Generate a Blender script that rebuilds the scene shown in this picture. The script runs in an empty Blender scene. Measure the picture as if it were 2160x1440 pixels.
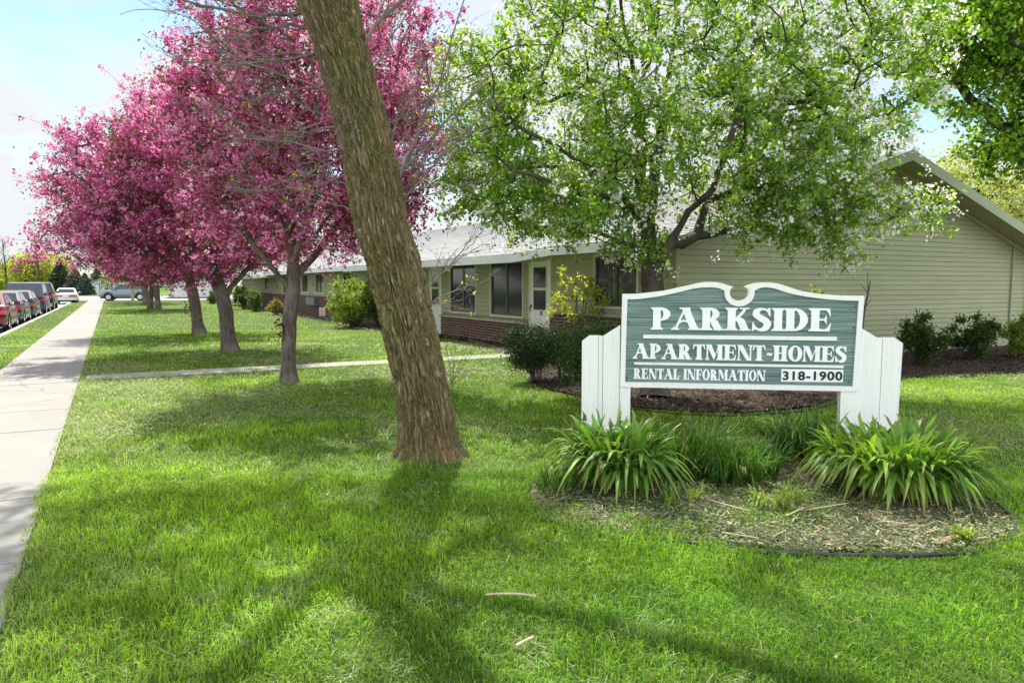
import bpy, math, random
import numpy as np
from mathutils import Vector
SC = bpy.context.scene
COL = SC.collection
rs = np.random.RandomState
# ------------------------------------------------------------------ camera geometry
F = 1550.0
PIT = math.atan(120/F); YAW = math.atan(850*math.cos(PIT)/F)
sy, cy = math.sin(YAW), math.cos(YAW); sp, cp = math.sin(PIT), math.cos(PIT)
CAM = np.array([0, 0, 1.6])
FW = np.array([sy*cp, cy*cp, -sp]); RT = np.array([cy, -sy, 0]); UP = np.array([sy*sp, cy*sp, cp])
def ray(px, py): return FW + RT*((px-1080)/F) + UP*((720-py)/F)
def PD(px, py, d): return CAM + ray(px, py)*d
def G(px, py, z=0.0):
    r = ray(px, py); return CAM + r*((z-1.6)/r[2])
def PX(px, py, X):
    r = ray(px, py); return CAM + r*(X/r[0])
def PY(px, py, Y):
    r = ray(px, py); return CAM + r*(Y/r[1])
# ------------------------------------------------------------------ noise
def _h(ix, iy, iz, seed):
    n = (ix*374761393 + iy*668265263 + iz*2147483647 + seed*974634777) & 0xffffffff
    n = ((n ^ (n >> 13))*1274126177) & 0xffffffff
    return ((n ^ (n >> 16)) & 0xffff)/65535.0
def vn(p, seed=0):
    p = np.asarray(p, dtype=np.float64); i = np.floor(p).astype(np.int64); f = p-i; f = f*f*(3-2*f)
    r = 0
    for a in (0, 1):
        for b in (0, 1):
            for c in (0, 1):
                w = (f[..., 0] if a else 1-f[..., 0])*(f[..., 1] if b else 1-f[..., 1])*(f[..., 2] if c else 1-f[..., 2])
                r = r + w*_h(i[..., 0]+a, i[..., 1]+b, i[..., 2]+c, seed)
    return r
def vn2(x, y, s=1.0, seed=0):
    x = np.asarray(x, float); y = np.asarray(y, float)
    return vn(np.stack([x/s, y/s, np.zeros_like(x)+.5], -1), seed)
def fbm2(x, y, s=1.0, seed=0):
    return (vn2(x, y, s, seed)*.5 + vn2(x, y, s*.47, seed+1)*.3 + vn2(x, y, s*.21, seed+2)*.2)
# ------------------------------------------------------------------ mesh building
class MB:
    def __init__(s): s.v = []; s.f = []; s.c = []; s.n = 0; s.hc = False
    def add(s, v, f, col=None):
        v = np.asarray(v, dtype=np.float64).reshape(-1, 3); f = np.asarray(f, dtype=np.int64)
        s.v.append(v); s.f.append(f + s.n); s.n += len(v)
        if col is None: col = (1, 1, 1)
        else: s.hc = True
        c = np.asarray(col, float)
        if c.ndim == 1: c = np.tile(c[:3], (len(v), 1))
        s.c.append(c); return s
    def box(s, lo, hi, col=None):
        x0, y0, z0 = lo; x1, y1, z1 = hi
        v = [(x0,y0,z0),(x1,y0,z0),(x1,y1,z0),(x0,y1,z0),(x0,y0,z1),(x1,y0,z1),(x1,y1,z1),(x0,y1,z1)]
        f = [(0,3,2,1),(4,5,6,7),(0,1,5,4),(1,2,6,5),(2,3,7,6),(3,0,4,7)]
        return s.add(v, f, col)
    def quad(s, a, b, c, d, col=None): return s.add([a, b, c, d], [(0, 1, 2, 3)], col)
    def prism(s, poly, o, ux, uy, n, t0, t1, col=None):
        # poly: (k,2) in plane (o, ux, uy), extruded along n from t0 to t1; ngon caps
        P = np.asarray(poly, float); k = len(P); o, ux, uy, n = map(np.asarray, (o, ux, uy, n))
        base = o + P[:, :1]*ux + P[:, 1:2]*uy
        v = np.vstack([base + n*t0, base + n*t1])
        s.ng = getattr(s, 'ng', []); b = s.n
        s.ng.append([b+i for i in range(k)][::-1]); s.ng.append([b+k+i for i in range(k)])
        f = [(i, (i+1) % k, k+(i+1) % k, k+i) for i in range(k)]
        return s.add(v, f, col)
    def tube(s, pts, rad, sides=6, col=None, cap=False):
        P = np.asarray(pts, float); n = len(P)
        if n < 2: return s
        R = np.broadcast_to(np.asarray(rad, float), (n,))
        T = np.gradient(P, axis=0); T /= np.linalg.norm(T, axis=1)[:, None]+1e-9
        ref = np.array([0.03, .05, 1.0]) if abs(T[:, 2]).mean() < .85 else np.array([1.0, .06, .02])
        if n > 5:
            A = np.zeros((n, 3)); a0 = np.cross(T[0], ref if abs(T[0][2]) < .8 else [1.0, .06, .02]); A[0] = a0/np.linalg.norm(a0)
            for q in range(1, n):
                t_ = T[q]; v_ = A[q-1]-t_*(A[q-1]@t_); A[q] = v_/(np.linalg.norm(v_)+1e-9)
        else:
            A = np.cross(T, ref); A /= np.linalg.norm(A, axis=1)[:, None]+1e-9
        B = np.cross(T, A)
        a = np.linspace(0, 2*np.pi, sides, endpoint=False)
        v = P[:, None] + R[:, None, None]*(np.cos(a)[None, :, None]*A[:, None] + np.sin(a)[None, :, None]*B[:, None])
        i = np.arange(n-1)[:, None]*sides; j = np.arange(sides)[None]; k = (j+1) % sides
        f = np.stack([i+j, i+k, i+sides+k, i+sides+j], -1).reshape(-1, 4)
        if cap:
            b = s.n; s.ng = getattr(s, 'ng', []); s.ng.append([b+q for q in range(sides)][::-1]); s.ng.append([b+(n-1)*sides+q for q in range(sides)])
        return s.add(v.reshape(-1, 3), f, col)
    def build(s, name, m, parent=None, smooth=False, **tags):
        V = np.vstack(s.v); C = np.vstack(s.c)
        me = bpy.data.meshes.new(name)
        ls = []; ln = []
        for f in s.f:
            if len(f): ls.append(f.reshape(-1)); ln.append(np.full(len(f), f.shape[1]))
        for g in getattr(s, 'ng', []): ls.append(np.array(g)); ln.append(np.array([len(g)]))
        L = np.concatenate(ls); N = np.concatenate(ln)
        me.vertices.add(len(V)); me.vertices.foreach_set('co', V.astype(np.float32).ravel())
        me.loops.add(len(L)); me.loops.foreach_set('vertex_index', L.astype(np.int32))
        me.polygons.add(len(N)); st = np.concatenate([[0], np.cumsum(N)[:-1]])
        me.polygons.foreach_set('loop_start', st.astype(np.int32)); me.polygons.foreach_set('loop_total', N.astype(np.int32))
        me.polygons.foreach_set('use_smooth', np.full(len(N), bool(smooth)))
        me.update(calc_edges=True)
        if s.hc:
            a = me.color_attributes.new('tint', 'FLOAT_COLOR', 'POINT')
            a.data.foreach_set('color', np.hstack([C, np.ones((len(C), 1))]).astype(np.float32).ravel())
        me.validate()
        o = bpy.data.objects.new(name, me); COL.objects.link(o); me.materials.append(m)
        if parent is not None: o.parent = parent
        for k, q in tags.items(): o[k] = q
        return o
def tag(o, label, cat, group=None):
    o['label'] = label; o['category'] = cat
    if group: o['group'] = group
    return o
def thing(name, label, cat, loc=(0, 0, 0), rz=0, group=None):
    o = bpy.data.objects.new(name, None); COL.objects.link(o); o.location = tuple(loc); o.rotation_euler = (0, 0, rz)
    o.empty_display_size = .2
    return tag(o, label, cat, group)
def dup(root, loc, rz=0, scale=None, label=None):
    r = root.copy(); COL.objects.link(r); r.location = tuple(loc); r.rotation_euler = (0, 0, rz)
    if scale: r.scale = scale if hasattr(scale, '__len__') else (scale,)*3
    if label: r['label'] = label
    for ch in list(root.children):
        c = ch.copy(); COL.objects.link(c); c.parent = r
        for g in list(ch.children):
            d = g.copy(); COL.objects.link(d); d.parent = c
    return r
# ------------------------------------------------------------------ materials
class NT:
    def __init__(s, name):
        s.m = bpy.data.materials.new(name); s.m.use_nodes = True; s.t = s.m.node_tree; s.n = s.t.nodes
        s.b = s.n['Principled BSDF']; s.out = s.n['Material Output']; s._tc = None
    def new(s, ty, **kw):
        x = s.n.new(ty)
        for k, v in kw.items():
            if k.startswith('i_'): x.inputs[k[2:].replace('_', ' ')].default_value = v
            else: setattr(x, k, v)
        return x
    def l(s, a, b): s.t.links.new(a, b)
    def co(s, scale=(1, 1, 1), src='Object', rot=(0, 0, 0)):
        if s._tc is None: s._tc = s.new('ShaderNodeTexCoord')
        mp = s.new('ShaderNodeMapping'); mp.inputs['Scale'].default_value = scale; mp.inputs['Rotation'].default_value = rot
        s.l(s._tc.outputs[src], mp.inputs[0]); return mp.outputs[0]
    def noise(s, scale=5, detail=4, co=None, rough=.55, dist=0):
        x = s.new('ShaderNodeTexNoise'); x.inputs['Scale'].default_value = scale; x.inputs['Detail'].default_value = detail
        x.inputs['Roughness'].default_value = rough; x.inputs['Distortion'].default_value = dist
        s.l(co if co is not None else s.co(), x.inputs['Vector']); return x.outputs['Fac']
    def ramp(s, fac, stops):
        x = s.new('ShaderNodeValToRGB'); e = x.color_ramp.elements
        while len(e) < len(stops): e.new(.5)
        for q, (p, c) in zip(e, stops): q.position = p; q.color = (*c, 1) if len(c) == 3 else c
        s.l(fac, x.inputs[0]); return x.outputs[0]
    def mix(s, a, b, fac=.5, mode='MIX'):
        x = s.new('ShaderNodeMix', data_type='RGBA', blend_type=mode)
        for sock, v in ((x.inputs[0], fac), (x.inputs[6], a), (x.inputs[7], b)):
            if hasattr(v, 'is_output') or isinstance(v, bpy.types.NodeSocket): s.l(v, sock)
            elif isinstance(v, (int, float)): sock.default_value = v
            else: sock.default_value = (*v, 1) if len(v) == 3 else v
        return x.outputs[2]
    def bump(s, h, strength=.3, dist=.01):
        x = s.new('ShaderNodeBump'); x.inputs['Strength'].default_value = strength; x.inputs['Distance'].default_value = dist
        s.l(h, x.inputs['Height']); s.l(x.outputs[0], s.b.inputs['Normal']); return x
    def attr(s, name='tint'):
        return s.new('ShaderNodeAttribute', attribute_name=name).outputs['Color']
    def col(s, c):
        i = s.b.inputs['Base Color']
        if isinstance(c, bpy.types.NodeSocket): s.l(c, i)
        else: i.default_value = (*c, 1)
    def fin(s, rough=.7, metal=0, spec=.5):
        s.b.inputs['Roughness'].default_value = rough; s.b.inputs['Metallic'].default_value = metal
        s.b.inputs['Specular IOR Level'].default_value = spec; return s.m
def flat(name, c, rough=.6, metal=0, spec=.5, var=.12, vs=9, bump=0):
    n = NT(name); a = tuple(x*(1-var) for x in c); b = tuple(min(1, x*(1+var)) for x in c)
    f = n.noise(vs, 5); n.col(n.ramp(f, [(.3, a), (.7, b)]))
    if bump: n.bump(n.noise(vs*6, 4), bump, .004)
    return n.fin(rough, metal, spec)
def leafmat(name, trans=.45, rough=.55, spec=.3, gain=1.0, tc=(1.15, 1.2, .6)):
    n = NT(name); a = n.attr(); n.col(a); n.fin(rough, 0, spec)
    tr = n.new('ShaderNodeBsdfTranslucent'); c2 = n.mix(a, tc, 1.0, 'MULTIPLY'); n.l(c2, tr.inputs[0])
    mx = n.new('ShaderNodeMixShader'); mx.inputs[0].default_value = trans
    n.l(n.b.outputs[0], mx.inputs[1]); n.l(tr.outputs[0], mx.inputs[2]); n.l(mx.outputs[0], n.out.inputs[0])
    return n.m
def barkmat(name, c0, c1, c2, sc=1, bumpd=.012):
    n = NT(name); co = n.co((14*sc, 14*sc, 3*sc)); f = n.noise(1.6, 6, co, .65, .6)
    f2 = n.noise(1.3*sc, 4); b = n.mix(n.ramp(f, [(.3, c0), (.62, c1)]), c2, n.ramp(f2, [(.45, (0, 0, 0)), (.7, (.8, .8, .8))]))
    n.col(b); n.bump(f, .9, bumpd); return n.fin(.9, 0, .2)
M = {}
M['grass'] = leafmat('grass_blades', .42, .5, .25, tc=(1.25, 1.35, .5))
M['leaf'] = leafmat('tree_leaf', .58, .45, .4, tc=(1.5, 1.5, .45))
M['petal'] = leafmat('petal', .6, .7, .1, tc=(1.1, 1, 1.02))
M['pink'] = leafmat('pink_petal', .44, .7, .1, tc=(1.25, 1.05, 1.1))
M['strap'] = leafmat('strap_leaf', .38, .45, .3, tc=(1.4, 1.45, .45))
M['needle'] = leafmat('needles', .15, .55, .3, tc=(1.1, 1.2, .5))
M['chips'] = leafmat('wood_chips', .03, .85, .15)
M['bark_young'] = barkmat('crab_bark', (.035, .028, .022), (.17, .14, .115), (.24, .22, .19), 1.2)
M['bark_dark'] = barkmat('dark_bark', (.02, .017, .014), (.085, .07, .055), (.12, .10, .08), 1.2)
M['twig'] = flat('twig_bark', (.17, .135, .12), .8, 0, .3, .3, 14)
M['twig_dark'] = flat('dark_twig', (.07, .055, .05), .8, 0, .3, .3, 14)
def soil():
    n = NT('soil_thatch'); f = n.noise(3, 8, None, .7); g = n.noise(60, 4)
    n.col(n.mix(n.ramp(f, [(.35, (.045, .075, .018)), (.65, (.10, .15, .035))]), n.ramp(g, [(.35, (.035, .045, .015)), (.7, (.13, .17, .05))]), .55))
    n.bump(g, .6, .01); return n.fin(.95, 0, .1)
M['lawn'] = soil()
def farland():
    n = NT('distant_grass'); f = n.noise(.08, 6, None, .6)
    n.col(n.ramp(f, [(.35, (.07, .14, .022)), (.65, (.14, .22, .045))])); return n.fin(.95, 0, .1)
M['ground'] = farland()
def concrete(name, c, sc=1):
    n = NT(name); f = n.noise(1.1*sc, 8, None, .65); g = n.noise(140, 3); v = n.new('ShaderNodeTexVoronoi', feature='DISTANCE_TO_EDGE'); v.inputs['Scale'].default_value = .33
    dn = n.new('ShaderNodeTexNoise'); dn.inputs['Scale'].default_value = 2.5; dn.inputs['Detail'].default_value = 6; n.l(n.co(), dn.inputs['Vector'])
    mx = n.mix(n.co(), dn.outputs['Color'], .25); n.l(mx, v.inputs['Vector'])
    base = n.mix(n.ramp(f, [(.3, tuple(x*.8 for x in c)), (.7, c)]), n.ramp(g, [(.3, tuple(x*.7 for x in c)), (.7, tuple(min(1, x*1.15) for x in c))]), .4)
    cr = n.ramp(v.outputs['Distance'], [(0, (.55, .53, .5)), (.003, (1, 1, 1))])
    n.col(n.mix(base, cr, .8, 'MULTIPLY')); n.bump(g, .25, .004); return n.fin(.9, 0, .2)
M['walk'] = concrete('sidewalk_concrete', (.31, .30, .275))
M['kerb'] = concrete('kerb_concrete', (.5, .48, .44))
M['asphalt'] = concrete('road_asphalt', (.30, .30, .30))
M['pathc'] = concrete('path_concrete', (.42, .40, .36))
def brick():
    n = NT('dark_brick'); b = n.new('ShaderNodeTexBrick')
    b.inputs['Color1'].default_value = (.055, .025, .022, 1); b.inputs['Color2'].default_value = (.12, .05, .04, 1); b.inputs['Mortar'].default_value = (.33, .29, .27, 1)
    b.inputs['Scale'].default_value = 1; b.inputs['Brick Width'].default_value = .21; b.inputs['Row Height'].default_value = .075; b.inputs['Mortar Size'].default_value = .007
    sx = n.new('ShaderNodeSeparateXYZ'); cx = n.new('ShaderNodeCombineXYZ'); n.l(n.co(), sx.inputs[0])
    ad = n.new('ShaderNodeMath', operation='ADD'); n.l(sx.outputs[0], ad.inputs[0]); n.l(sx.outputs[1], ad.inputs[1])
    n.l(ad.outputs[0], cx.inputs[0]); n.l(sx.outputs[2], cx.inputs[1]); n.l(cx.outputs[0], b.inputs['Vector'])
    n.col(n.mix(b.outputs['Color'], n.ramp(n.noise(7, 6), [(.3, (.7, .7, .7)), (.7, (1.2, 1.15, 1.1))]), .7, 'MULTIPLY'))
    iv = n.new('ShaderNodeMath', operation='SUBTRACT'); iv.inputs[0].default_value = 1; n.l(b.outputs['Fac'], iv.inputs[1]); n.bump(iv.outputs[0], .8, .006); return n.fin(.9, 0, .2)
M['brick'] = brick()
def siding():
    n = NT('vinyl_siding'); f = n.noise(1.4, 6, n.co((.6, .6, 2.4))); g = n.noise(20, 5, n.co((.3, .3, 5)))
    n.col(n.mix(n.ramp(f, [(.3, (.27, .285, .165)), (.7, (.35, .355, .215))]), n.ramp(g, [(.35, (.25, .26, .15)), (.65, (.38, .38, .235))]), .35)); n.bump(g, .12, .003)
    return n.fin(.55, 0, .35)
M['siding'] = siding()
M['trim'] = flat('cream_trim', (.52, .51, .42), .5, 0, .4, .08, 6)
M['rake'] = flat('olive_trim', (.30, .335, .225), .5, 0, .4, .08, 6)
M['soffit'] = flat('soffit', (.42, .38, .26), .6, 0, .3, .08, 6)
M['fascia'] = flat('fascia_white', (.72, .78, .78), .45, 0, .4, .06, 4)
M['stone'] = flat('ledge_stone', (.36, .33, .26), .8, 0, .3, .2, 8, .3)
def shingle():
    n = NT('roof_shingles'); g = n.noise(90, 4); n.col(n.mix(n.attr(), n.ramp(g, [(.3, (.65, .65, .65)), (.7, (1.15, 1.15, 1.15))]), 1, 'MULTIPLY')); n.bump(g, .4, .004); return n.fin(.9, 0, .2)
M['shingle'] = shingle()
M['bronze'] = flat('bronze_frame', (.09, .085, .07), .4, .3, .5, .15)
def glass(name, c, rough=.06):
    n = NT(name); f = n.noise(1.2, 3); n.col(n.ramp(f, [(.35, tuple(x*.6 for x in c)), (.7, c)])); return n.fin(rough, 0, .6)
M['glass'] = glass('window_glass', (.035, .05, .045))
M['screen'] = glass('window_screen', (.022, .030, .027), .10)
M['doorw'] = flat('door_white', (.68, .71, .70), .35, 0, .5, .04)
M['doorc'] = flat('door_cream', (.60, .60, .42), .4, 0, .5, .05)
M['curtain'] = flat('curtain', (.10, .11, .11), .9, 0, .1, .3, 14)
M['red'] = flat('door_red', (.14, .03, .025), .4, 0, .4, .1)
def wpaint():
    n = NT('white_painted_wood'); g = n.noise(1.5, 6, n.co((30, 30, 1.2)), .7); f = n.noise(2.2, 6)
    d = n.noise(7, 8, n.co((1, 1, .25)), .75)
    c = n.mix(n.ramp(g, [(.3, (.74, .75, .72)), (.7, (.84, .85, .825))]), (.56, .57, .48), n.ramp(d, [(.58, (0, 0, 0)), (.8, (.6, .6, .6))]))
    n.col(c); n.bump(g, .2, .003); return n.fin(.55, 0, .35)
M['white'] = wpaint()
M['letter'] = flat('letter_white', (.84, .86, .89), .5, 0, .4, .07, 12)
def teal():
    n = NT('sandblasted_teal'); co = n.co((1.1, 1.1, 62)); g = n.noise(1.0, 5, co, .6, .25); h = n.noise(3.0, 3, n.co((.35, .35, 40)))
    c = n.ramp(g, [(.3, (.055, .095, .088)), (.48, (.15, .225, .205)), (.66, (.30, .40, .37))])
    n.col(n.mix(c, n.ramp(h, [(.3, (.6, .62, .62)), (.7, (1.15, 1.15, 1.15))]), .7, 'MULTIPLY')); n.bump(g, .9, .01); return n.fin(.75, 0, .25)
M['teal'] = teal()
M['black'] = flat('black_plastic', (.018, .02, .022), .45, 0, .4, .2)
M['blackp'] = flat('black_paint', (.008, .008, .008), .5)
M['rubber'] = flat('tyre_rubber', (.02, .02, .022), .8, 0, .2)
M['alloy'] = flat('alloy', (.55, .56, .58), .3, .8, .5, .05)
M['grey'] = flat('ac_grey', (.10, .13, .14), .5)
M['orange'] = flat('orange_print', (.80, .13, .05), .6, 0, .3, .05)
M['pole'] = flat('tan_pole', (.42, .33, .2), .8, 0, .2, .15)
M['house'] = flat('house_white', (.62, .65, .66), .6, 0, .3, .05, 1)
M['houseg'] = flat('house_grey', (.50, .50, .48), .6, 0, .3, .05, 1)
M['roofd'] = flat('roof_grey', (.30, .31, .32), .9, 0, .1, .15, 2)
M['stick'] = flat('dry_stick', (.55, .43, .30), .8, 0, .2, .2, 30)
M['cloud'] = None
def paint(name, c, coat=.35):
    n = NT(name); n.col(c); m = n.fin(.35, .05, .4); n.b.inputs['Coat Weight'].default_value = coat; n.b.inputs['Coat Roughness'].default_value = .06; return m
M['carglass'] = glass('car_glass', (.03, .045, .06), .05)
M['taillight'] = flat('tail_light', (.55, .015, .02), .25, 0, .6, .05)
M['headlight'] = flat('head_light', (.6, .62, .64), .15, .2, .6, .05)
# ------------------------------------------------------------------ ground, road, walks
WX0, WX1 = -1.85, -.50          # pavement edges
KX0, KX1 = -3.15, -2.98         # kerb
RZ = -.15
def inpoly(x, y, poly):
    x = np.asarray(x); y = np.asarray(y); r = np.zeros(x.shape, bool); n = len(poly); j = n-1
    for i in range(n):
        xi, yi = poly[i]; xj, yj = poly[j]
        c = ((yi > y) != (yj > y)) & (x < (xj-xi)*(y-yi)/((yj-yi) if yj != yi else 1e-9)+xi)
        r ^= c; j = i
    return r
FX, FY, FXR = 9.32, 10.65, 21.42     # facade plane, gable plane, right corner
PY0, PY1 = 14.25, 14.95              # door path
# bed outlines, world XY
def sm(pts, n=6, closed=True):
    P = np.array(pts, float); out = []; k = len(P)
    for i in range(k if closed else k-1):
        p0, p1, p2, p3 = P[(i-1) % k] if closed or i > 0 else P[0], P[i], P[(i+1) % k], P[(i+2) % k] if closed or i+2 < k else P[-1]
        for t in np.linspace(0, 1, n, endpoint=False):
            out.append(.5*((2*p1)+(-p0+p2)*t+(2*p0-5*p1+4*p2-p3)*t*t+(-p0+3*p1-3*p2+p3)*t**3))
    if not closed: out.append(P[-1])
    return np.array(out)
front_px = [(1140,1000),(1120,1040),(1150,1092),(1260,1120),(1450,1138),(1650,1160),(1830,1166),(2010,1163),(2110,1140),(2142,1110),(2120,1075),(2060,1050),(2075,1020),(1990,990),(1700,975),(1400,975),(1210,985)]
BED1 = sm([G(*q)[:2] for q in front_px], 5)
bed2_px = [(1112,806),(1165,826),(1330,858),(1530,872),(1700,861),(1790,832),(1905,800),(2160,786)]
b2 = [tuple(G(*q)[:2]) for q in bed2_px]
b2 = list(map(tuple, sm(b2, 6, False))) + [(22.5, 6.6), (22.5, FY), (FX, FY), (FX, 14.2), (8.9, 14.1), (8.0, 13.4)]
BED2 = np.array(b2)
BED3 = np.array([(FX, 15.0), (8.75, 15.3), (8.7, 21.3), (FX, 21.6)])
BED4 = np.array([(FX, 22.7), (8.3, 23.0), (7.7, 26), (8.1, 30), (8.2, 36), (8.1, 44), (8.3, 60), (FX, 60)])
def sheet(name, poly, z, m, res=None, amp=.0, **t):
    mb = MB(); P = np.asarray(poly)
    if res is None:
        mb.ng = [list(range(len(P)))]; mb.add(np.hstack([P, np.full((len(P), 1), z)]), np.zeros((0, 4), int))
    else:
        x0, y0 = P.min(0); x1, y1 = P.max(0); nx = int((x1-x0)/res)+2; ny = int((y1-y0)/res)+2
        X, Y = np.meshgrid(np.linspace(x0, x1, nx), np.linspace(y0, y1, ny)); ok = inpoly(X, Y, P)
        Z = z + amp*(fbm2(X, Y, .35, 5)-.5)*2
        idx = np.arange(nx*ny).reshape(ny, nx); f = np.stack([idx[:-1, :-1], idx[:-1, 1:], idx[1:, 1:], idx[1:, :-1]], -1).reshape(-1, 4)
        k = (ok[:-1, :-1].astype(int)+ok[:-1, 1:]+ok[1:, 1:]+ok[1:, :-1]).ravel() >= 3
        mb.add(np.stack([X, Y, Z], -1).reshape(-1, 3), f[k])
    return mb.build(name, m, None, True, kind='structure', **t)
g = MB().quad((-700, -300, -.3), (700, -300, -.3), (700, 900, -.3), (-700, 900, -.3)).build('ground', M['ground'], kind='structure')
# lawn: bumpy sheet near, flat farther
def lawn():
    mb = MB()
    xs = np.concatenate([np.arange(WX1-.0, 12, .12), np.arange(12, 60, 2.0), [60, 120]]); ys = np.concatenate([np.arange(-8, 24, .12), np.arange(24, 85, 1.5), [85.0]])
    X, Y = np.meshgrid(xs, ys); w = np.clip((30-Y)/10, 0, 1)
    Z = -.012 + .035*(fbm2(X, Y, 1.3, 3)-.5)*w
    nx, ny = len(xs), len(ys); idx = np.arange(nx*ny).reshape(ny, nx); f = np.stack([idx[:-1, :-1], idx[:-1, 1:], idx[1:, 1:], idx[1:, :-1]], -1).reshape(-1, 4)
    mb.add(np.stack([X, Y, Z], -1).reshape(-1, 3), f)
    mb.quad((WX1, -8, -.3), (WX1, 85, -.3), (WX1, 85, -.012), (WX1, -8, -.012))
    mb.quad((WX1, 85, -.3), (120, 85, -.3), (120, 85, -.012), (WX1, 85, -.012))
    return mb.build('lawn', M['lawn'], None, True, kind='structure')
lawn()
MB().box((KX1, -8, -.3), (WX0, 85, -.01)).build('verge', M['lawn'], kind='structure')
MB().box((-13, -8, -.32), (KX0, 128, RZ)).box((KX0, 88, -.32), (70, 128, RZ-.004)).build('road', M['asphalt'], kind='structure')
mb = MB(); y = -8.0
while y < 87: mb.box((KX0, y, -.3), (KX1, y+2.97, .0)); y += 3
mb.box((KX1-.001, 87, -.3), (-.6, 87.2, -.02)).build('kerb', M['kerb'], kind='structure')
mb = MB(); y = -7.0; r = rs(3)
while y < 85.5:
    mb.box((WX0+.004, y+.007, -.3), (WX1-.004, y+1.493, .004+r.uniform(-.003, .004))); y += 1.5
mb.build('sidewalk', M['walk'], kind='structure')
MB().box((-.4+.0, PY0, -.2), (8.2, PY1, .004)).box((8.2, PY0-.1, -.2), (FX, 16.3, .02)).box((KX1+.02, PY0+.3, -.2), (WX0-.004, PY1+.25, .004)).build('door_path', M['pathc'], kind='structure')
MB().box((-40, 0, -.3), (-13.2, 140, -.02)).build('far_verge', M['ground'], kind='structure')
def driveway(): return MB().box((-.49, 84, -.3), (9, 87.8, .006)).build('driveway', M['kerb'], kind='structure')
driveway()
# ------------------------------------------------------------------ mulch beds
def chips(mb, poly, n, size, cols, r, z=.02, el=2.5, dens=None, box=None):
    P = np.asarray(poly); lo = P.min(0); hi = P.max(0)
    if box is not None: lo = np.maximum(lo, box[:2]); hi = np.minimum(hi, box[2:])
    x = r.uniform(lo[0], hi[0], n); y = r.uniform(lo[1], hi[1], n); k = inpoly(x, y, P); x = x[k]; y = y[k]; n = len(x)
    a = r.uniform(0, 2*np.pi, n); t = r.normal(0, .25, (n, 2)); L = size*np.exp(r.normal(0, .45, n)); W = L/el
    d = np.stack([np.cos(a), np.sin(a), t[:, 0]], -1)*L[:, None]; e = np.stack([-np.sin(a), np.cos(a), t[:, 1]], -1)*W[:, None]
    c = np.stack([x, y, z+r.uniform(0, .025, n)], -1)
    v = np.stack([c-d-e, c+d-e*.8, c+d+e, c-d+e*.9], 1).reshape(-1, 3); f = np.arange(4*n).reshape(n, 4)
    ci = np.asarray(cols)[r.randint(0, len(cols), n)]*r.uniform(.7, 1.25, (n, 1)); mb.add(v, f, np.repeat(ci, 4, 0))
brown = [(.05, .036, .027), (.08, .06, .045), (.035, .025, .02), (.20, .17, .14), (.055, .045, .032), (.025, .02, .015), (.035, .03, .022), (.04, .04, .02)]
def bed(name, poly, z, n, size, cols, seed, base, amp=.02, extra=None, box=None):
    r = rs(seed); mb = MB(); P = np.asarray(poly); res = .1
    x0, y0 = P.min(0); x1, y1 = P.max(0); nx = int((x1-x0)/res)+2; ny = int((y1-y0)/res)+2
    X, Y = np.meshgrid(np.linspace(x0, x1, nx), np.linspace(y0, y1, ny)); ok = inpoly(X, Y, P)
    Z = z+amp*(fbm2(X, Y, .3, 5)-.5)*2
    idx = np.arange(nx*ny).reshape(ny, nx); f = np.stack([idx[:-1, :-1], idx[:-1, 1:], idx[1:, 1:], idx[1:, :-1]], -1).reshape(-1, 4)
    k = (ok[:-1, :-1].astype(int)+ok[:-1, 1:]+ok[1:, 1:]+ok[1:, :-1]).ravel() >= 3
    nn = fbm2(X, Y, .12, 9).ravel()[:, None]
    mb.add(np.stack([X, Y, Z], -1).reshape(-1, 3), f[k], np.array(base)*(.6+.8*nn))
    chips(mb, P, n, size, cols, r, z+.01, 2.5, box=box)
    if extra: extra(mb, r)
    return mb.build(name, M['chips'], kind='structure')
pale = [(.22, .26, .12), (.18, .24, .09), (.28, .29, .17), (.10, .085, .05), (.20, .25, .11), (.34, .32, .22), (.10, .15, .05), (.07, .06, .04)]
def ex(mb, r):
    chips(mb, BED1, 1300, .020, [(.42, .36, .25), (.33, .25, .16), (.5, .44, .32)], r, .03, 12)
    chips(mb, BED1, 700, .009, [(.30, .16, .12), (.22, .12, .08)], r, .03, 1.5)
bed('flower_bed', BED1, -.004, 90000, .0062, pale, 1, (.11, .10, .06), .045, ex)
bed('mulch_bed', BED2, .015, 90000, .013, brown, 2, (.07, .045, .035), .03, box=(3, 5, 19, 15))
bed('mulch_bed', BED3, .0, 14000, .015, brown, 3, (.07, .05, .04))
bed('mulch_bed', BED4, .0, 14000, .03, [(.12, .09, .07), (.2, .18, .14), (.3, .29, .25)], 4, (.10, .085, .06))
# edging tubes
ep = np.array([G(*q, .02) for q in [(1150,1092),(1260,1120),(1450,1138),(1650,1160),(1830,1166),(2010,1163),(2110,1140),(2142,1110),(2120,1075),(2080,1048)]])
ep = sm(ep, 10, False); rr = rs(8); ep[:, 2] = -.010+.026*vn2(ep[:, 0], ep[:, 1], .30, 4)+np.clip((np.arange(len(ep))-62)/25, 0, 1)*.025
tag(MB().tube(ep, .011+.005*vn2(ep[:, 0], ep[:, 1], .5, 7), 8).build('garden_edging', M['black'], None, True), 'black plastic edging around the lily bed in front of the sign', 'edging')
ep = np.array([G(*q, .02) for q in [(1330,862),(1430,872),(1530,876),(1620,872),(1700,865),(1770,846),(1800,832)]]); ep = sm(ep, 6, False)
tag(MB().tube(ep, .014, 6).build('garden_edging', M['black'], None, True), 'dark edging along the mulch bed behind the sign', 'edging')
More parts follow.
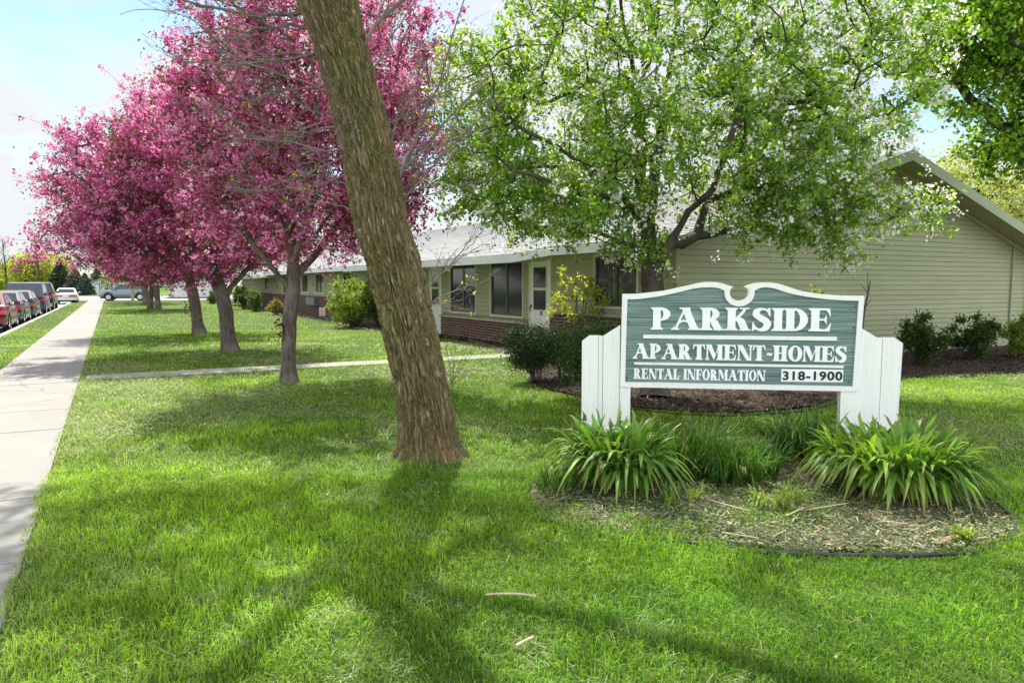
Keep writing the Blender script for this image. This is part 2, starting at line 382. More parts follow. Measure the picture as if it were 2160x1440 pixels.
# ------------------------------------------------------------------ grass
SOLID = [BED2, BED3, BED4]
def allowed(x, y, edge=.02):
    j = (fbm2(x, y, .22, 77)-.5)*.2
    ok = ((x > WX1-.03+j*.6) & (y < 84)) | ((x < WX0+.02-j*.5) & (x > KX1-.01) & (y < 86))
    ok &= ~((y > PY0+.30+j) & (y < PY1-.24+j) & (x > -1) & (x < 8.3)); ok &= ~((y > PY0+.35) & (y < PY1+.2) & (x < WX0))
    ok &= ~((x > 8.2) & (y > PY0-.05) & (y < 16.3)); ok &= ~((x > FX-.02) & (y > FY-.02) & (x < FXR))
    for B in SOLID: ok &= ~inpoly(x+j, y+j, B)
    return ok
SHX = []
def blades(mb, n, d0, d1, h, w, seed, two=True, lat=.78):
    r = rs(seed)
    d = np.sqrt(r.uniform(d0*d0, d1*d1, n)); u = r.uniform(-lat, lat, n)*d + r.uniform(-.3, .3, n)
    x = CAM[0]+sy*d+cy*u; y = cy*d-sy*u
    k = allowed(x, y); jj = (fbm2(x, y, .3, 78)-.5)*.55; b1 = inpoly(x+jj, y+jj, BED1); k &= ~(b1 & (r.rand(n) > np.clip((fbm2(x, y, .4, 12)-.38)*5, .14, .9))); x, y, d = x[k], y[k], d[k]; n = len(x)
    big = fbm2(x, y, 2.2, 21); med = fbm2(x, y, .5, 33); fine = fbm2(x, y, .12, 44)
    dry = np.clip((fbm2(x, y, 1.6, 55)*.6+fine*.4-.53)*6, 0, 1)
    a = r.uniform(0, 2*np.pi, n); hh = h*(.25+1.3*np.clip((med-.5)*1.8+.5, 0, 1))*np.exp(r.normal(0, .28, n))*(1-.45*dry)
    edge = np.exp(-np.abs(x-WX1)*6); lean = r.uniform(.3, 1.6, n)+.6*dry
    L = np.stack([np.cos(a), np.sin(a)], -1); q = np.stack([-np.sin(a), np.cos(a), 0*a], -1)*(w*r.uniform(.7, 1.3, n))[:, None]
    b = np.stack([x, y, -.012+.035*(fbm2(x, y, 1.3, 3)-.5)*np.clip((30-y)/10, 0, 1)+np.where(x < WX0, .0, 0)], -1)
    mid = b + np.stack([L[:, 0]*hh*lean*.25, L[:, 1]*hh*lean*.25, hh*.6], -1)
    tip = b + np.stack([L[:, 0]*hh*lean*.85, L[:, 1]*hh*lean*.85, hh*(1-.25*lean)], -1)
    c1 = np.array([.115, .27, .018]); c2 = np.array([.35, .53, .03]); c3 = np.array([.43, .50, .19]); c4 = np.array([.055, .14, .018])
    t = np.clip((big-.5)*2.6+.55+r.normal(0, .25, n), 0, 1)[:, None]
    c = c1*(1-t)+c2*t; m = (r.rand(n) < .25)[:, None]; c = np.where(m, c4, c)
    dd = np.clip(dry*.75+edge*.35+(r.rand(n) < .05)*.6, 0, .95)[:, None]; c = c*(1-dd)+c3*dd; c *= r.uniform(.7, 1.3, (n, 1))*(.72+.56*np.clip((fbm2(x, y, .7, 91)-.5)*2.2+.5, 0, 1))[:, None]
    if two:
        v = np.stack([b-q, b+q, mid+q*.8, mid-q*.8, tip], 1).reshape(-1, 3); i = np.arange(n)[:, None]*5
        f4 = np.hstack([i, i+1, i+2, i+3]); f3 = np.hstack([i+3, i+2, i+4]); cc = np.repeat(c, 5, 0)
        mb.add(v, f4, cc); mb.f.append(f3 + (mb.n-len(v)))
    else:
        v = np.stack([b-q, b+q, tip], 1).reshape(-1, 3); mb.add(v, np.arange(3*n).reshape(n, 3), np.repeat(c, 3, 0))
mb = MB()
blades(mb, 210000, 2.0, 6.2, .048, .0021, 1, True)
blades(mb, 200000, 6.0, 12.5, .052, .0032, 2, False)
blades(mb, 190000, 12.3, 26, .055, .006, 3, False)
blades(mb, 110000, 25.5, 62, .06, .013, 4, False)
# lying clippings in loose mats
r = rs(9); n = 200000; d = np.sqrt(r.uniform(4, 400, n)); u = r.uniform(-.78, .78, n)*d; x = sy*d+cy*u; y = cy*d-sy*u
k = allowed(x, y) & ((fbm2(x, y, 1.6, 55)*.6+fbm2(x, y, .12, 44)*.4) > .535) & ~inpoly(x, y, BED1); x, y, d = x[k], y[k], d[k]; n = len(x)
a = r.uniform(0, 6.28, n); L = r.uniform(.01, .035, n); w = .0011*np.maximum(1, d/4)
D = np.stack([np.cos(a), np.sin(a), r.normal(0, .25, n)], -1)*L[:, None]; E_ = np.stack([-np.sin(a), np.cos(a), 0*a], -1)*w[:, None]; c = np.stack([x, y, r.uniform(.02, .045, n)], -1)
mb.add(np.stack([c-D-E_, c-D+E_, c+D+E_, c+D-E_], 1).reshape(-1, 3), np.arange(4*n).reshape(n, 4), np.repeat(np.array([.42, .46, .27])*r.uniform(.7, 1.25, (n, 1)), 4, 0))
mb.build('grass', M['grass'], kind='stuff', label='mown green grass covering the lawn and the verge')
# ------------------------------------------------------------------ foliage helpers
def rdirs(n, r, up=0.0):
    v = r.normal(0, 1, (n, 3)); v[:, 2] += up; return v/(np.linalg.norm(v, axis=1)[:, None]+1e-9)
def leaves(mb, C, size, cols, r, el=1.7, up=.0, droop=.0, wts=None, jit=.2, fold=.25, grp=1):
    n = len(C); d = rdirs(n, r); d[:, 2] -= droop; d /= np.linalg.norm(d, axis=1)[:, None]
    nn = rdirs(n, r, up); s = np.cross(d, nn); s /= np.linalg.norm(s, axis=1)[:, None]+1e-9; nn = np.cross(s, d)
    L = (size*np.exp(r.normal(0, .25, n)))[:, None]; W = L/el/2; h = W*fold
    v = np.stack([C-d*L*.5, C+s*W+nn*h-d*L*.05, C+d*L*.5, C-s*W+nn*h-d*L*.05], 1).reshape(-1, 3)
    i = np.repeat(r.choice(len(cols), n//grp+1, p=wts), grp)[:n]; c = np.asarray(cols, float)[i]*r.uniform(1-jit, 1+jit, (n, 1))
    mb.add(v, np.arange(4*n).reshape(n, 4), np.repeat(c, 4, 0))
def grow(limbs, att, r, step=.28, up=.15):
    """skeleton from given limbs (polylines) reaching out to the attractor points"""
    P = []; par = []
    for L in limbs:
        L = np.asarray(L, float); st = -1
        if P: st = int(np.argmin(np.linalg.norm(np.array(P)-L[0], axis=1)))
        seg = [L[0]]
        for a, b in zip(L[:-1], L[1:]):
            k = max(1, int(np.linalg.norm(b-a)/step)); seg += [a+(b-a)*t for t in np.linspace(0, 1, k+1)[1:]]
        for q, s_ in enumerate(seg):
            if q == 0 and st >= 0: continue
            P.append(s_+r.normal(0, .012, 3)*(q > 0)); par.append(st); st = len(P)-1
    A = np.asarray(att); base = np.array(P); ds = np.array([np.min(np.linalg.norm(base-a, axis=1)) for a in A]); order = np.argsort(ds)
    PP = np.zeros((len(P)+len(A)*16, 3)); PP[:len(P)] = P; nP = len(P); root = PP[0].copy(); tips = []
    for ai in order:
        a = A[ai]; dv = a-PP[:nP]; dist = np.linalg.norm(dv, axis=1)
        out = np.linalg.norm(PP[:nP]-root, axis=1); cost = dist+.0*out+np.clip(-dv[:, 2], 0, 9)*.8
        j = int(np.argmin(cost)); L = dist[j]; k = min(14, max(1, int(L/step))); s0 = PP[j].copy(); bow = r.normal(0, .07, 3)*L; bow[2] += up*L*.4
        cur = j
        for t in np.linspace(0, 1, k+1)[1:]:
            PP[nP] = s0+(a-s0)*t+bow*math.sin(math.pi*t)+r.normal(0, .02, 3)*(t < 1); par.append(cur); cur = nP; nP += 1
        tips.append(cur)
    P = PP[:nP]; par = np.array(par); cnt = np.zeros(nP); cnt[tips] = 1
    for i in range(nP-1, 0, -1):
        if par[i] >= 0: cnt[par[i]] += cnt[i]
    return P, par, cnt, np.array(tips)
def skel_mesh(mb, P, par, cnt, R0, rtip=.006, pw=.5, minsides=4, flare=0):
    N = cnt[0]; rad = rtip+(R0-rtip)*(np.maximum(cnt, .3)/N)**pw
    kids = [[] for _ in P]
    for i, p in enumerate(par):
        if p >= 0: kids[p].append(i)
    for k in kids: k.sort(key=lambda q: -cnt[q])
    starts = [0]; done = 0
    while starts:
        s = starts.pop(); ch = [s] if par[s] < 0 else [par[s], s]; cur = s
        while kids[cur]:
            starts += kids[cur][1:]; cur = kids[cur][0]; ch.append(cur)
        R = rad[ch].copy()
        if par[s] >= 0 and len(R) > 1: R[0] = min(R[0], R[1]*1.5)
        R[-1] *= .5
        if par[s] < 0 and flare: R *= 1+flare*np.exp(-(P[ch][:, 2]-P[ch[0]][2])/.12)
        mb.tube(P[ch], R, 10 if R[0] > .09 else (6 if R[0] > .025 else minsides), None)
    return rad
def shoots(mb, P, r, k, length, rad=.003, up=.4, out=None, ctr=None, n=4, sides=3):
    """short side twigs from points; returns sample points along them (k per point, m per twig)"""
    S = []
    for p in P:
        for _ in range(k):
            d = r.normal(0, 1, 3); d[2] += up
            if ctr is not None:
                o = p-ctr; o = o/(np.linalg.norm(o)+1e-6); d += o*(out or 0)
            d /= np.linalg.norm(d); L = length*r.uniform(.6, 1.35); t = np.linspace(0, 1, n)[:, None]
            pts = p+d*L*t+np.array([0, 0, -.12*L])*t*t+r.normal(0, .02*L, (n, 3))*t
            mb.tube(pts, np.linspace(rad, rad*.4, n), sides); S.append(pts)
    return np.array(S)
def along(S, m, r, spread):
    n, k, _ = S.shape; t = r.uniform(.12, 1, (n, m))*(k-1); i = np.minimum(t.astype(int), k-2); f = (t-i)[..., None]
    a = np.take_along_axis(S, i[..., None].repeat(3, -1), 1); b = np.take_along_axis(S, (i+1)[..., None].repeat(3, -1), 1)
    return (a*(1-f)+b*f).reshape(-1, 3)+r.normal(0, spread, (n*m, 3))
def ellip_pts(n, r, ells, lo=.35):
    """points in a union of ellipsoids; ells: (center, radii, weight)"""
    w = np.array([e[2] for e in ells], float); w /= w.sum(); k = r.choice(len(ells), n, p=w); d = rdirs(n, r); q = r.uniform(lo**3, 1, n)**(1/3)
    return np.array([e[0] for e in ells])[k]+d*q[:, None]*np.array([e[1] for e in ells])[k]
# ------------------------------------------------------------------ big leaning ash trunk
def big_tree():
    base = G(908, 952); d0 = 6.95
    ctr = [(958, 909, 72), (930, 906, 63), (850, 895, 60), (720, 869, 58), (600, 843, 58), (480, 807, 59), (300, 773, 58), (200, 746, 57), (100, 718, 58), (0, 690, 65), (-90, 664, 72), (-170, 642, 68)]
    root = thing('ash_tree', 'large rough-barked tree leaning left over the lawn, still nearly leafless', 'tree', base)
    pts = np.array([PD(x, yy, d0) for yy, x, w in ctr]); rad = np.array([w for *_, w in ctr])/F*d0
    pts[0][2] = -.03
    # resample
    z = pts[:, 2]; zz = np.linspace(z[0], z[-1], 760); C = np.stack([np.interp(zz, z, pts[:, i]) for i in range(3)], -1)
    ker = np.hanning(61); ker /= ker.sum()
    for i in (0, 1): C[:, i] = np.convolve(np.pad(C[:, i], 30, 'edge'), ker, 'valid')
    R = np.convolve(np.pad(np.interp(zz, z, rad), 20, 'edge'), np.hanning(41)/np.hanning(41).sum(), 'valid')
    ns = 420; a = np.linspace(0, 2*np.pi, ns, endpoint=False); A, Zs = np.meshgrid(a, zz)
    sk = 0
    def cyl(su, sv, seed, tw=0.0):
        q = A+tw*Zs; return vn(np.stack([np.cos(q)*.30/su, np.sin(q)*.30/su, Zs/sv], -1), seed)
    w1 = cyl(.16, .3, 1)-.5
    n1 = cyl(.033, .21, 3, .34+0); n2 = cyl(.033, .21, 4, -.34); n3 = cyl(.018, .06, 5)
    r1 = 1-np.abs(2*n1-1); r2 = 1-np.abs(2*n2-1); fur = np.clip(np.maximum(r1, r2)*1.0, 0, 1); fur = np.clip((fur-.66)/.30, 0, 1)
    disp = -.032*fur**.7 + .014*(n3-.5) + .03*w1 + .012*(cyl(.014, .03, 6)-.5)
    flare = np.exp(-(Zs-zz[0])/.13)*(.07+.10*np.clip(cyl(.28, 9, 8)-.35, 0, 1)*2)
    RR = R[:, None]+disp+flare
    V = np.stack([C[:, None, 0]+RR*np.cos(A), C[:, None, 1]+RR*np.sin(A), Zs], -1)
    i = np.arange(len(zz)-1)[:, None]*ns; j = np.arange(ns)[None]; k = (j+1) % ns
    f = np.stack([i+j, i+k, i+ns+k, i+ns+j], -1).reshape(-1, 4)
    t = np.clip(cyl(.25, .6, 11)*1.4-.35, 0, 1)[..., None]; rust = np.clip((cyl(.14, .30, 12)-.74)*4, 0, 1)[..., None]
    pl = np.clip((cyl(.018, .07, 14)-.80)*9, 0, 1)[..., None]
    c = np.array([.125, .095, .050])*(1-t)+np.array([.105, .10, .032])*t; c = c*(1-.6*rust)+np.array([.28, .15, .055])*.6*rust
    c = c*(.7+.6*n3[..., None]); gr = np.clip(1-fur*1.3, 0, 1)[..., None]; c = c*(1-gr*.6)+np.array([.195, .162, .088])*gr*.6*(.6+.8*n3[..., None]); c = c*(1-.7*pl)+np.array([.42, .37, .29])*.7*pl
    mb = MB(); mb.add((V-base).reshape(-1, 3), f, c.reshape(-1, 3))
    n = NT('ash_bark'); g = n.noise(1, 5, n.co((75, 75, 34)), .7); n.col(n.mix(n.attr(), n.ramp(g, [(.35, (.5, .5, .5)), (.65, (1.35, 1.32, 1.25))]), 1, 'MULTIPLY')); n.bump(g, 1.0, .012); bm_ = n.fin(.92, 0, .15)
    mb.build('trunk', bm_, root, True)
    # upper limbs beyond the frame
    r = rs(31); top = C[-1]; O = top
    limbs = [[top-np.array([0, 0, .3]), top+np.array([-.5, .1, .9]), top+np.array([-1.1, 0, 2.4]), top+np.array([-1.5, -.5, 4.2])],
             [top+np.array([-.1, 0, .2]), top+np.array([.8, -.3, 1.1]), top+np.array([1.7, -.9, 2.2]), top+np.array([2.6, -1.2, 3.4])],
             [top+np.array([-.2, 0, .2]), top+np.array([-1.3, .6, .7]), top+np.array([-2.6, 1.0, 1.3]), top+np.array([-3.9, 1.3, 1.9])],
             [top+np.array([0, 0, .3]), top+np.array([.2, -1.0, 1.2]), top+np.array([.5, -2.2, 2.0]), top+np.array([.9, -3.3, 2.7])],
             [top+np.array([0, 0, .3]), top+np.array([.1, 1.6, 1.2]), top+np.array([.2, 3.2, 2.2])], [top+np.array([0, 0, .4]), top+np.array([1.0, 1.2, 1.6]), top+np.array([2.3, 2.4, 2.6])],
             [top+np.array([0, 0, .3]), top+np.array([.4, 1.0, 1.3]), top+np.array([.6, 1.5, 3.6])]]
    ells = [(top+np.array([-3.2, .6, 2.6]), (1.7, 1.6, .8), 3), (top+np.array([2.4, -1.8, 3.9]), (1.7, 1.3, .9), 2.6), (top+np.array([.6, -3.2, 3.2]), (1.6, 1.0, .7), 2.4), (top+np.array([-1, 0, 4.6]), (2.0, 1.8, 1.1), 2), (top+np.array([.4, 1.4, 4.6]), (1.6, 1.0, .7), 1.0), (top+np.array([.1, 3.0, 3.0]), (1.7, 1.3, .7), 2.6), (top+np.array([-1.6, 2.2, 3.0]), (1.4, 1.2, .7), 1.8), (top+np.array([2.3, 2.2, 3.3]), (1.5, 1.2, .7), .9), (top+np.array([-1.4, 4.2, 3.7]), (1.4, 1.0, .6), 1.4)]
    att = ellip_pts(560, r, ells, .1); P, par, cnt, tips = grow(limbs, att, r, .35)
    mb = MB(); skel_mesh(mb, P-base, par, cnt, .20, .008, .5)
    S = shoots(mb, P[tips]-base, r, 3, .55, .005, .5)
    mb.build('branches', M['bark_dark'], root, True)
    lm = MB(); pts = along(S, 19, r, .07)
    leaves(lm, pts, .075, [(.20, .26, .05), (.14, .2, .04), (.26, .26, .06)], r, 1.9)
    # epicormic twigs along the trunk, left drooping, right upward
    tw = MB(); buds = []
    def sprout(p, d, L, rad, lvl, bend):
        n = 9; t = np.linspace(0, 1, n)[:, None]; side = r.normal(0, .24, 3)
        pts = p+d*L*t+bend*L*t*t+side*L*t*(1-t)+np.cumsum(r.normal(0, .020*L, (n, 3)), 0)*(t > 0)
        tw.tube(pts, np.linspace(rad, max(rad*.35, .0016), n), 5 if lvl == 0 else 4 if lvl == 1 else 3)
        if lvl < 3:
            for _ in range([8, 4, 2][lvl]):
                q = r.uniform(.12, .98); i = int(q*(n-1)); pp = pts[i]; dd = pts[min(i+1, n-1)]-pts[max(i-1, 0)]; dd /= np.linalg.norm(dd)+1e-9
                nd = dd+r.normal(0, .5, 3); nd /= np.linalg.norm(nd); sprout(pp, nd, L*r.uniform(.28, .55), max(rad*(1-q*.6)*.55, .0018), lvl+1, np.array([0, 0, r.uniform(-.05, .25)]))
        if lvl >= 1 and r.rand() < .09: buds.append(pts[-1])
    def trunk_at(yy, off): # point on the trunk's silhouette at image row yy
        x = np.interp(yy, [c_[0] for c_ in ctr][::-1], [c_[1] for c_ in ctr][::-1]); return PD(x+off, yy, d0)
    Lf, Rg, Up, Tw = -RT, RT, np.array([0, 0, 1.]), -FW
    for yy, L, dz, rad in [(25, 1.25, .05, .024), (60, 1.45, .12, .020), (112, 1.35, .0, .014), (120, 1.0, -.1, .012), (178, 1.2, -.1, .011), (230, .9, .1, .009), (268, 1.15, .12, .012), (315, 1.2, -.15, .012), (330, .9, -.25, .009), (395, .7, .3, .008), (445, .55, .2, .008), (250, 1.0, -.28, .009), (200, 1.1, .18, .010), (365, .95, -.2, .009)]:
        p = trunk_at(yy, -50); d = Lf*1.0+Up*dz+Tw*r.uniform(-.5, .35); d /= np.linalg.norm(d); sprout(p, d, L*r.uniform(.9, 1.1), rad, 0, Up*r.uniform(-.12, .18)+Lf*.05)
    for yy, L, dx, dz, rad in [(95, 1.5, .9, .55, .022), (300, 1.0, .5, .9, .010), (420, 1.3, .75, .75, .012), (440, 1.6, .55, .85, .014), (385, 1.7, .30, 1.0, .017), (380, 1.5, .75, .65, .012), (425, .8, 1, .1, .008), (260, .8, .8, .5, .009), (180, 1.0, .6, .8, .012), (610, .8, .6, .75, .010), (640, .6, .9, .4, .007)]:
        p = trunk_at(yy, 52); d = Rg*dx+Up*dz+Tw*r.uniform(-.35, .2); d /= np.linalg.norm(d); sprout(p, d, L, rad, 0, Up*.12)
    for _ in range(26):   # tangle of thin twigs on the burl
        yy = r.uniform(190, 330); p = trunk_at(yy, r.uniform(-40, 40))+Tw*.27; d = Rg*r.normal(0, .6)+Up*r.normal(-.2, .6)+Tw*.35; d /= np.linalg.norm(d); sprout(p, d, r.uniform(.2, .42), .0032, 2, -Up*.3)
    tw.v = [v-base for v in tw.v]; tw.build('twigs', M['twig'], root, True)
    B = np.repeat(np.array(buds), 5, 0)-base; B = B+r.normal(0, .018, B.shape); leaves(lm, B[r.rand(len(B)) < .5], .026, [(.34, .40, .06), (.24, .33, .05), (.40, .36, .09)], r, 1.8)
    lm.build('crown', M['leaf'], root)
    # suckers at the foot
    s = thing('sapling', 'bare twiggy suckers sprouting beside the foot of the leaning tree', 'sapling', G(950, 812)); b2_ = np.array(s.location); tw = MB(); buds2 = buds; 
    for dx, dz, L in [(.1, 1, .62), (.35, .9, .6), (.6, .7, .62), (-.1, 1, .7), (.2, 1, .75), (.8, .55, .5), (.05, 1, .5), (.45, .8, .75)]:
        d = Rg*dx+Up*dz+Tw*r.uniform(-.2, .2); d /= np.linalg.norm(d); n = 8; t = np.linspace(0, 1, n)[:, None]; pts = r.normal(0, .02, 3)*[1, 1, 0]+d*L*t*1.35+np.array([0, 0, .06])*t*t+np.cumsum(r.normal(0, .008, (n, 3)), 0)*(t > 0)
        tw.tube(pts, np.linspace(.006, .002, n), 4)
        for _ in range(7):
            i = r.randint(2, n); dd = d+r.normal(0, .55, 3); dd /= np.linalg.norm(dd); l = r.uniform(.1, .3); tw.tube(np.array([pts[i], pts[i]+dd*l*.5+r.normal(0, .01, 3), pts[i]+dd*l]), [.0028, .002, .0014], 3)
    tw.build('stems', M['twig'], s, True)
big_tree()
# ------------------------------------------------------------------ white blossoming crab apple behind the sign
def white_tree():
    D = 10.6; base = G(1380, 838); base[2] = 0
    root = thing('blossoming_tree', 'green-leaved tree with white blossom standing in the mulch behind the sign', 'tree', base); r = rs(5)
    def q(x, yy, dd=0): return PD(x, yy, D+dd)
    limbs = [[base, q(1381, 720), q(1378, 620), q(1374, 560), q(1366, 500), q(1356, 440), q(1352, 350), q(1348, 250), q(1344, 180), q(1322, 90), q(1310, 20), q(1300, -60), q(1290, -180)],
             [q(1368, 520), q(1374, 440, .2), q(1378, 380, .3), q(1392, 300, .6), q(1400, 200, .9), q(1420, 100, 1.2), q(1440, -40, 1.4)],
             [q(1344, 180), q(1368, 130), q(1385, 70), q(1392, 0), q(1400, -120, .2)],
             [q(1366, 500), q(1335, 440, -.3), q(1300, 400, -.6), q(1240, 350, -.9), q(1160, 300, -1.1), q(1080, 260, -1.2)],
             [q(1378, 580), q(1410, 510, -.2), q(1450, 450, -.4), q(1500, 400, -.6), q(1540, 300, -.8), q(1570, 180, -.9), q(1600, 60, -1)],
             [q(1410, 525), q(1470, 500, .2), q(1560, 482, .4), q(1660, 482, .5), q(1760, 492, .6), q(1860, 470, .8), q(1960, 440, .9), q(2030, 455, 1)],
             [q(1376, 560), q(1330, 520, .4), q(1260, 490, .8), q(1170, 478, 1.1), q(1100, 485, 1.3)],
             [q(1352, 350), q(1260, 348, .3), q(1180, 352, .7), q(1080, 352, 1.0), q(960, 360, 1.2)],
             [q(1348, 170), q(1290, 168, .3), q(1240, 175, .5), q(1150, 220, .6), q(1040, 180, .8)],
             [q(1470, 430), q(1560, 400, .6), q(1660, 360, 1.0), q(1780, 300, 1.3), q(1880, 260, 1.5)],
             [q(1395, 270, .6), q(1470, 200, .2), q(1560, 180, -.1), q(1700, 150, -.3), q(1820, 120, -.5)],
             [q(1540, 300), q(1640, 220, -.4), q(1700, 215, -.8), q(1800, 190, -1.2)]]
    s = D/F
    def E(x, yy, rx, ry, rd, w, dd=0): return (q(x, yy, dd), None, (rx*s, ry*s, rd), w)
    ells = [E(1150, 230, 230, 220, 1.9, 3), E(1450, 100, 330, 270, 2.6, 5), E(1710, 150, 250, 210, 2.2, 4.2), E(1480, 330, 330, 130, 2.6, 3.4), E(1200, 440, 170, 75, 1.7, 1.6), E(1040, 400, 110, 80, 1.1, .9), E(1030, 230, 110, 150, 1.2, 1.2), E(1680, 440, 200, 60, 1.4, 1.6), E(1890, 445, 120, 42, .6, .38, .6), E(1400, -190, 420, 190, 2.6, 2.4), E(1700, 370, 150, 90, 1.3, 1.1), E(1340, 500, 60, 45, .7, .35), E(1740, 520, 70, 30, .6, .3)]
    # ellipsoid axes in view-aligned frame
    def pts(n, lo):
        w = np.array([e[3] for e in ells]); w = w/w.sum(); k = r.choice(len(ells), n, p=w); d = rdirs(n, r); qq = r.uniform(lo**3, 1, n)**(1/3)
        c = np.array([e[0] for e in ells])[k]; R = np.array([e[2] for e in ells])[k]*d*qq[:, None]
        return c+R[:, :1]*RT+R[:, 1:2]*np.array([0, 0, 1])+R[:, 2:]*np.array([sy, cy, 0])
    att = pts(1320, .15); P, par, cnt, tips = grow(limbs, att, r, .2)
    mb = MB(); skel_mesh(mb, P-base, par, cnt, .165, .005, .56, 4, .5)
    T = P[tips]; ctr = q(1450, 330)
    S = shoots(mb, T-base, r, 5, .36, .0035, .1, .9, ctr-base)
    mb.build('trunk', M['bark_dark'], root, True)
    lm = MB(); L = along(S, 14, r, .045); keep = vn(L/.55, 7) > .26; L = L[keep | (r.rand(len(L)) < .35)]
    leaves(lm, L, .062, [(.18, .33, .04), (.11, .23, .03), (.26, .41, .055), (.36, .46, .08)], r, 1.6, droop=.5, wts=[.4, .3, .2, .1])
    lm.build('crown', M['leaf'], root)
    # blossom clusters: more on top and on the right
    tipc = S[:, -1]; u = (tipc+base-q(1300, 300))@RT; hgt = (tipc+base)[:, 2]; pr = np.clip(.30+.06*u+.06*(hgt-3.5), .2, .62); sel = tipc[r.rand(len(tipc)) < pr*.9]
    C = np.repeat(sel, 15, 0); C = C+r.normal(0, .046, C.shape); fm = MB(); leaves(fm, C, .040, [(.88, .9, .86), (.80, .86, .72), (.92, .9, .9)], r, 1.05, up=.6, jit=.1)
    fm.build('blossoms', M['petal'], root)
white_tree()
# ------------------------------------------------------------------ pink crab apples along the pavement
def crab(seed, H, R, ctrs, natt, nb, leafy, trunk, R0, lean=(0, 0), bl=.047):
    """prototype parts (trunk, crown, blossoms) around the origin"""
    r = rs(seed); att = ellip_pts(natt, r, ctrs, .35); n = len(trunk)
    limbs = [np.array(trunk[0])]+[np.array(t) for t in trunk[1:]]
    P, par, cnt, tips = grow(limbs, att, r, .25, .2)
    mb = MB(); skel_mesh(mb, P, par, cnt, R0, .006, .5, 4, .45)
    ctr = np.mean([c[0] for c in ctrs], 0)-np.array([0, 0, .6])
    S = shoots(mb, P[tips], r, 4, .55, .004, .15, 1.5, ctr)
    i = r.choice(len(P), min(len(P), 900)); 
    # wispy sprays beyond the outline
    oo = P[tips]; dist = np.linalg.norm((oo-ctr)/np.array([R, R, H]), axis=1); far = oo[np.argsort(-dist)[:60]]
    S2 = shoots(mb, far, r, 1, 1.0, .006, .1, 2.6, ctr)
    lm = MB(); fm = MB()
    A = along(S, max(3, nb//5), r, .04); A = np.repeat(A, 8, 0); A = A+r.normal(0, .036, A.shape); B = along(S2, 9, r, .02); B = np.repeat(B, 8, 0); B = B+r.normal(0, .034, B.shape); Q = np.vstack([A, B])
    pk = [(.70, .22, .46), (.55, .13, .33), (.38, .06, .20), (.82, .46, .66), (.26, .035, .11)]
    m = vn(Q/.8, seed) < (1-leafy); m = np.repeat(m[::8], 8)[:len(m)] if len(m) % 8 == 0 else m; lf = Q[~m]; Q = Q[m]
    sel = np.repeat(r.rand(len(Q)//8+1) < .78, 8)[:len(Q)]
    leaves(fm, Q[sel], bl, pk, r, 1.1, wts=[.32, .24, .15, .19, .10], jit=.22, grp=8)
    Lp = np.vstack([along(S, max(3, int(nb*.5)), r, .12), lf])
    leaves(lm, Lp, .05, [(.13, .05, .04), (.07, .035, .025), (.20, .10, .07), (.05, .06, .022)], r, 1.8, droop=.4)
    return mb, lm, fm
def mk(name, label, loc, parts, rz=0, group='pink crab apple trees along the pavement'):
    o = thing(name, label, 'tree', loc, rz, group); parts[0].build('trunk', M['bark_young'], o, True); parts[1].build('crown', M['leaf'], o); parts[2].build('blossoms', M['pink'], o); return o
TX = 2.55
A_ = np.array
t1 = [[(0,0,-.02), (.0,0,.5), (.02,0,1.0), (.10,0,1.5), (.10,.02,2.0), (.12,.1,2.8), (.25,.2,3.8), (.3,.2,5.0), (.3,.2,6.2)],
      [(.06,0,1.45), (-.35,-.1,2.0), (-.8,-.3,2.6), (-1.2,-.4,3.4), (-1.6,-.4,4.4)], [(.1,.02,1.7), (.6,.2,2.2), (1.2,.4,3.0), (1.9,.5,4.2)],
      [(.1,.02,1.9), (.2,.8,2.6), (.3,1.6,3.6), (.3,2.0,4.8)], [(.1,0,1.9), (.2,-.8,2.7), (.2,-1.5,3.8), (0,-1.8,5.0)], [(.12,.05,2.4), (-.5,.3,3.4), (-.9,.3,4.8), (-1.1,.2,6)]]
c1 = [(A_((.5,0,4.6)), A_((2.0,2.1,2.2)), 4), (A_((-.6,-.3,4.1)), A_((1.2,1.4,1.5)), 2.0), (A_((1.3,.2,3.6)), A_((1.5,1.5,1.3)), 1.4), (A_((.3,0,2.9)), A_((1.9,1.8,.8)), 1.6)]
mk('crab_apple_tree', 'pink-blossomed crab apple nearest the leaning tree, with a slim grey trunk', (TX, 12.33, 0), crab(11, 2.6, 2.6, c1, 560, 26, .16, t1, .115))
t2 = [[(0,0,-.02), (-.05,0,.6), (-.12,0,1.2), (-.25,0,1.6), (-.35,.0,2.3), (-.3,.1,3.4), (-.2,.1,4.6), (0,0,5.6)],
      [(-.12,0,1.35), (.25,.1,1.75), (.8,.2,2.3), (1.6,.3,3.0), (2.2,.3,3.8)], [(-.2,0,1.5), (-.8,-.3,2.2), (-1.6,-.5,2.8), (-2.5,-.6,3.5), (-3.2,-.6,4.0)],
      [(-.3,0,1.9), (-.3,.9,2.7), (-.3,1.8,3.7)], [(-.3,0,1.9), (-.4,-.9,2.7), (-.5,-1.7,3.7), (-.6,-2.0,4.6)], [(-.3,.05,2.4), (-1.0,.3,3.6), (-1.8,.3,4.8), (-2.0,.2,5.4)]]
c2 = [(A_((-.5,0,4.1)), A_((2.5,2.4,2.0)), 4.8), (A_((-1.9,-.3,3.8)), A_((1.7,1.7,1.4)), 2.8), (A_((.9,.2,3.4)), A_((1.6,1.7,1.3)), 1.4), (A_((-1.2,0,2.6)), A_((2.9,2.2,.75)), 2.0)]
mk('crab_apple_tree', 'wide crab apple in full magenta blossom, second along the pavement with a knobbly forked trunk', (TX, 19.06, 0), crab(12, 2.4, 3.4, c2, 820, 26, .12, t2, .17, bl=.05))
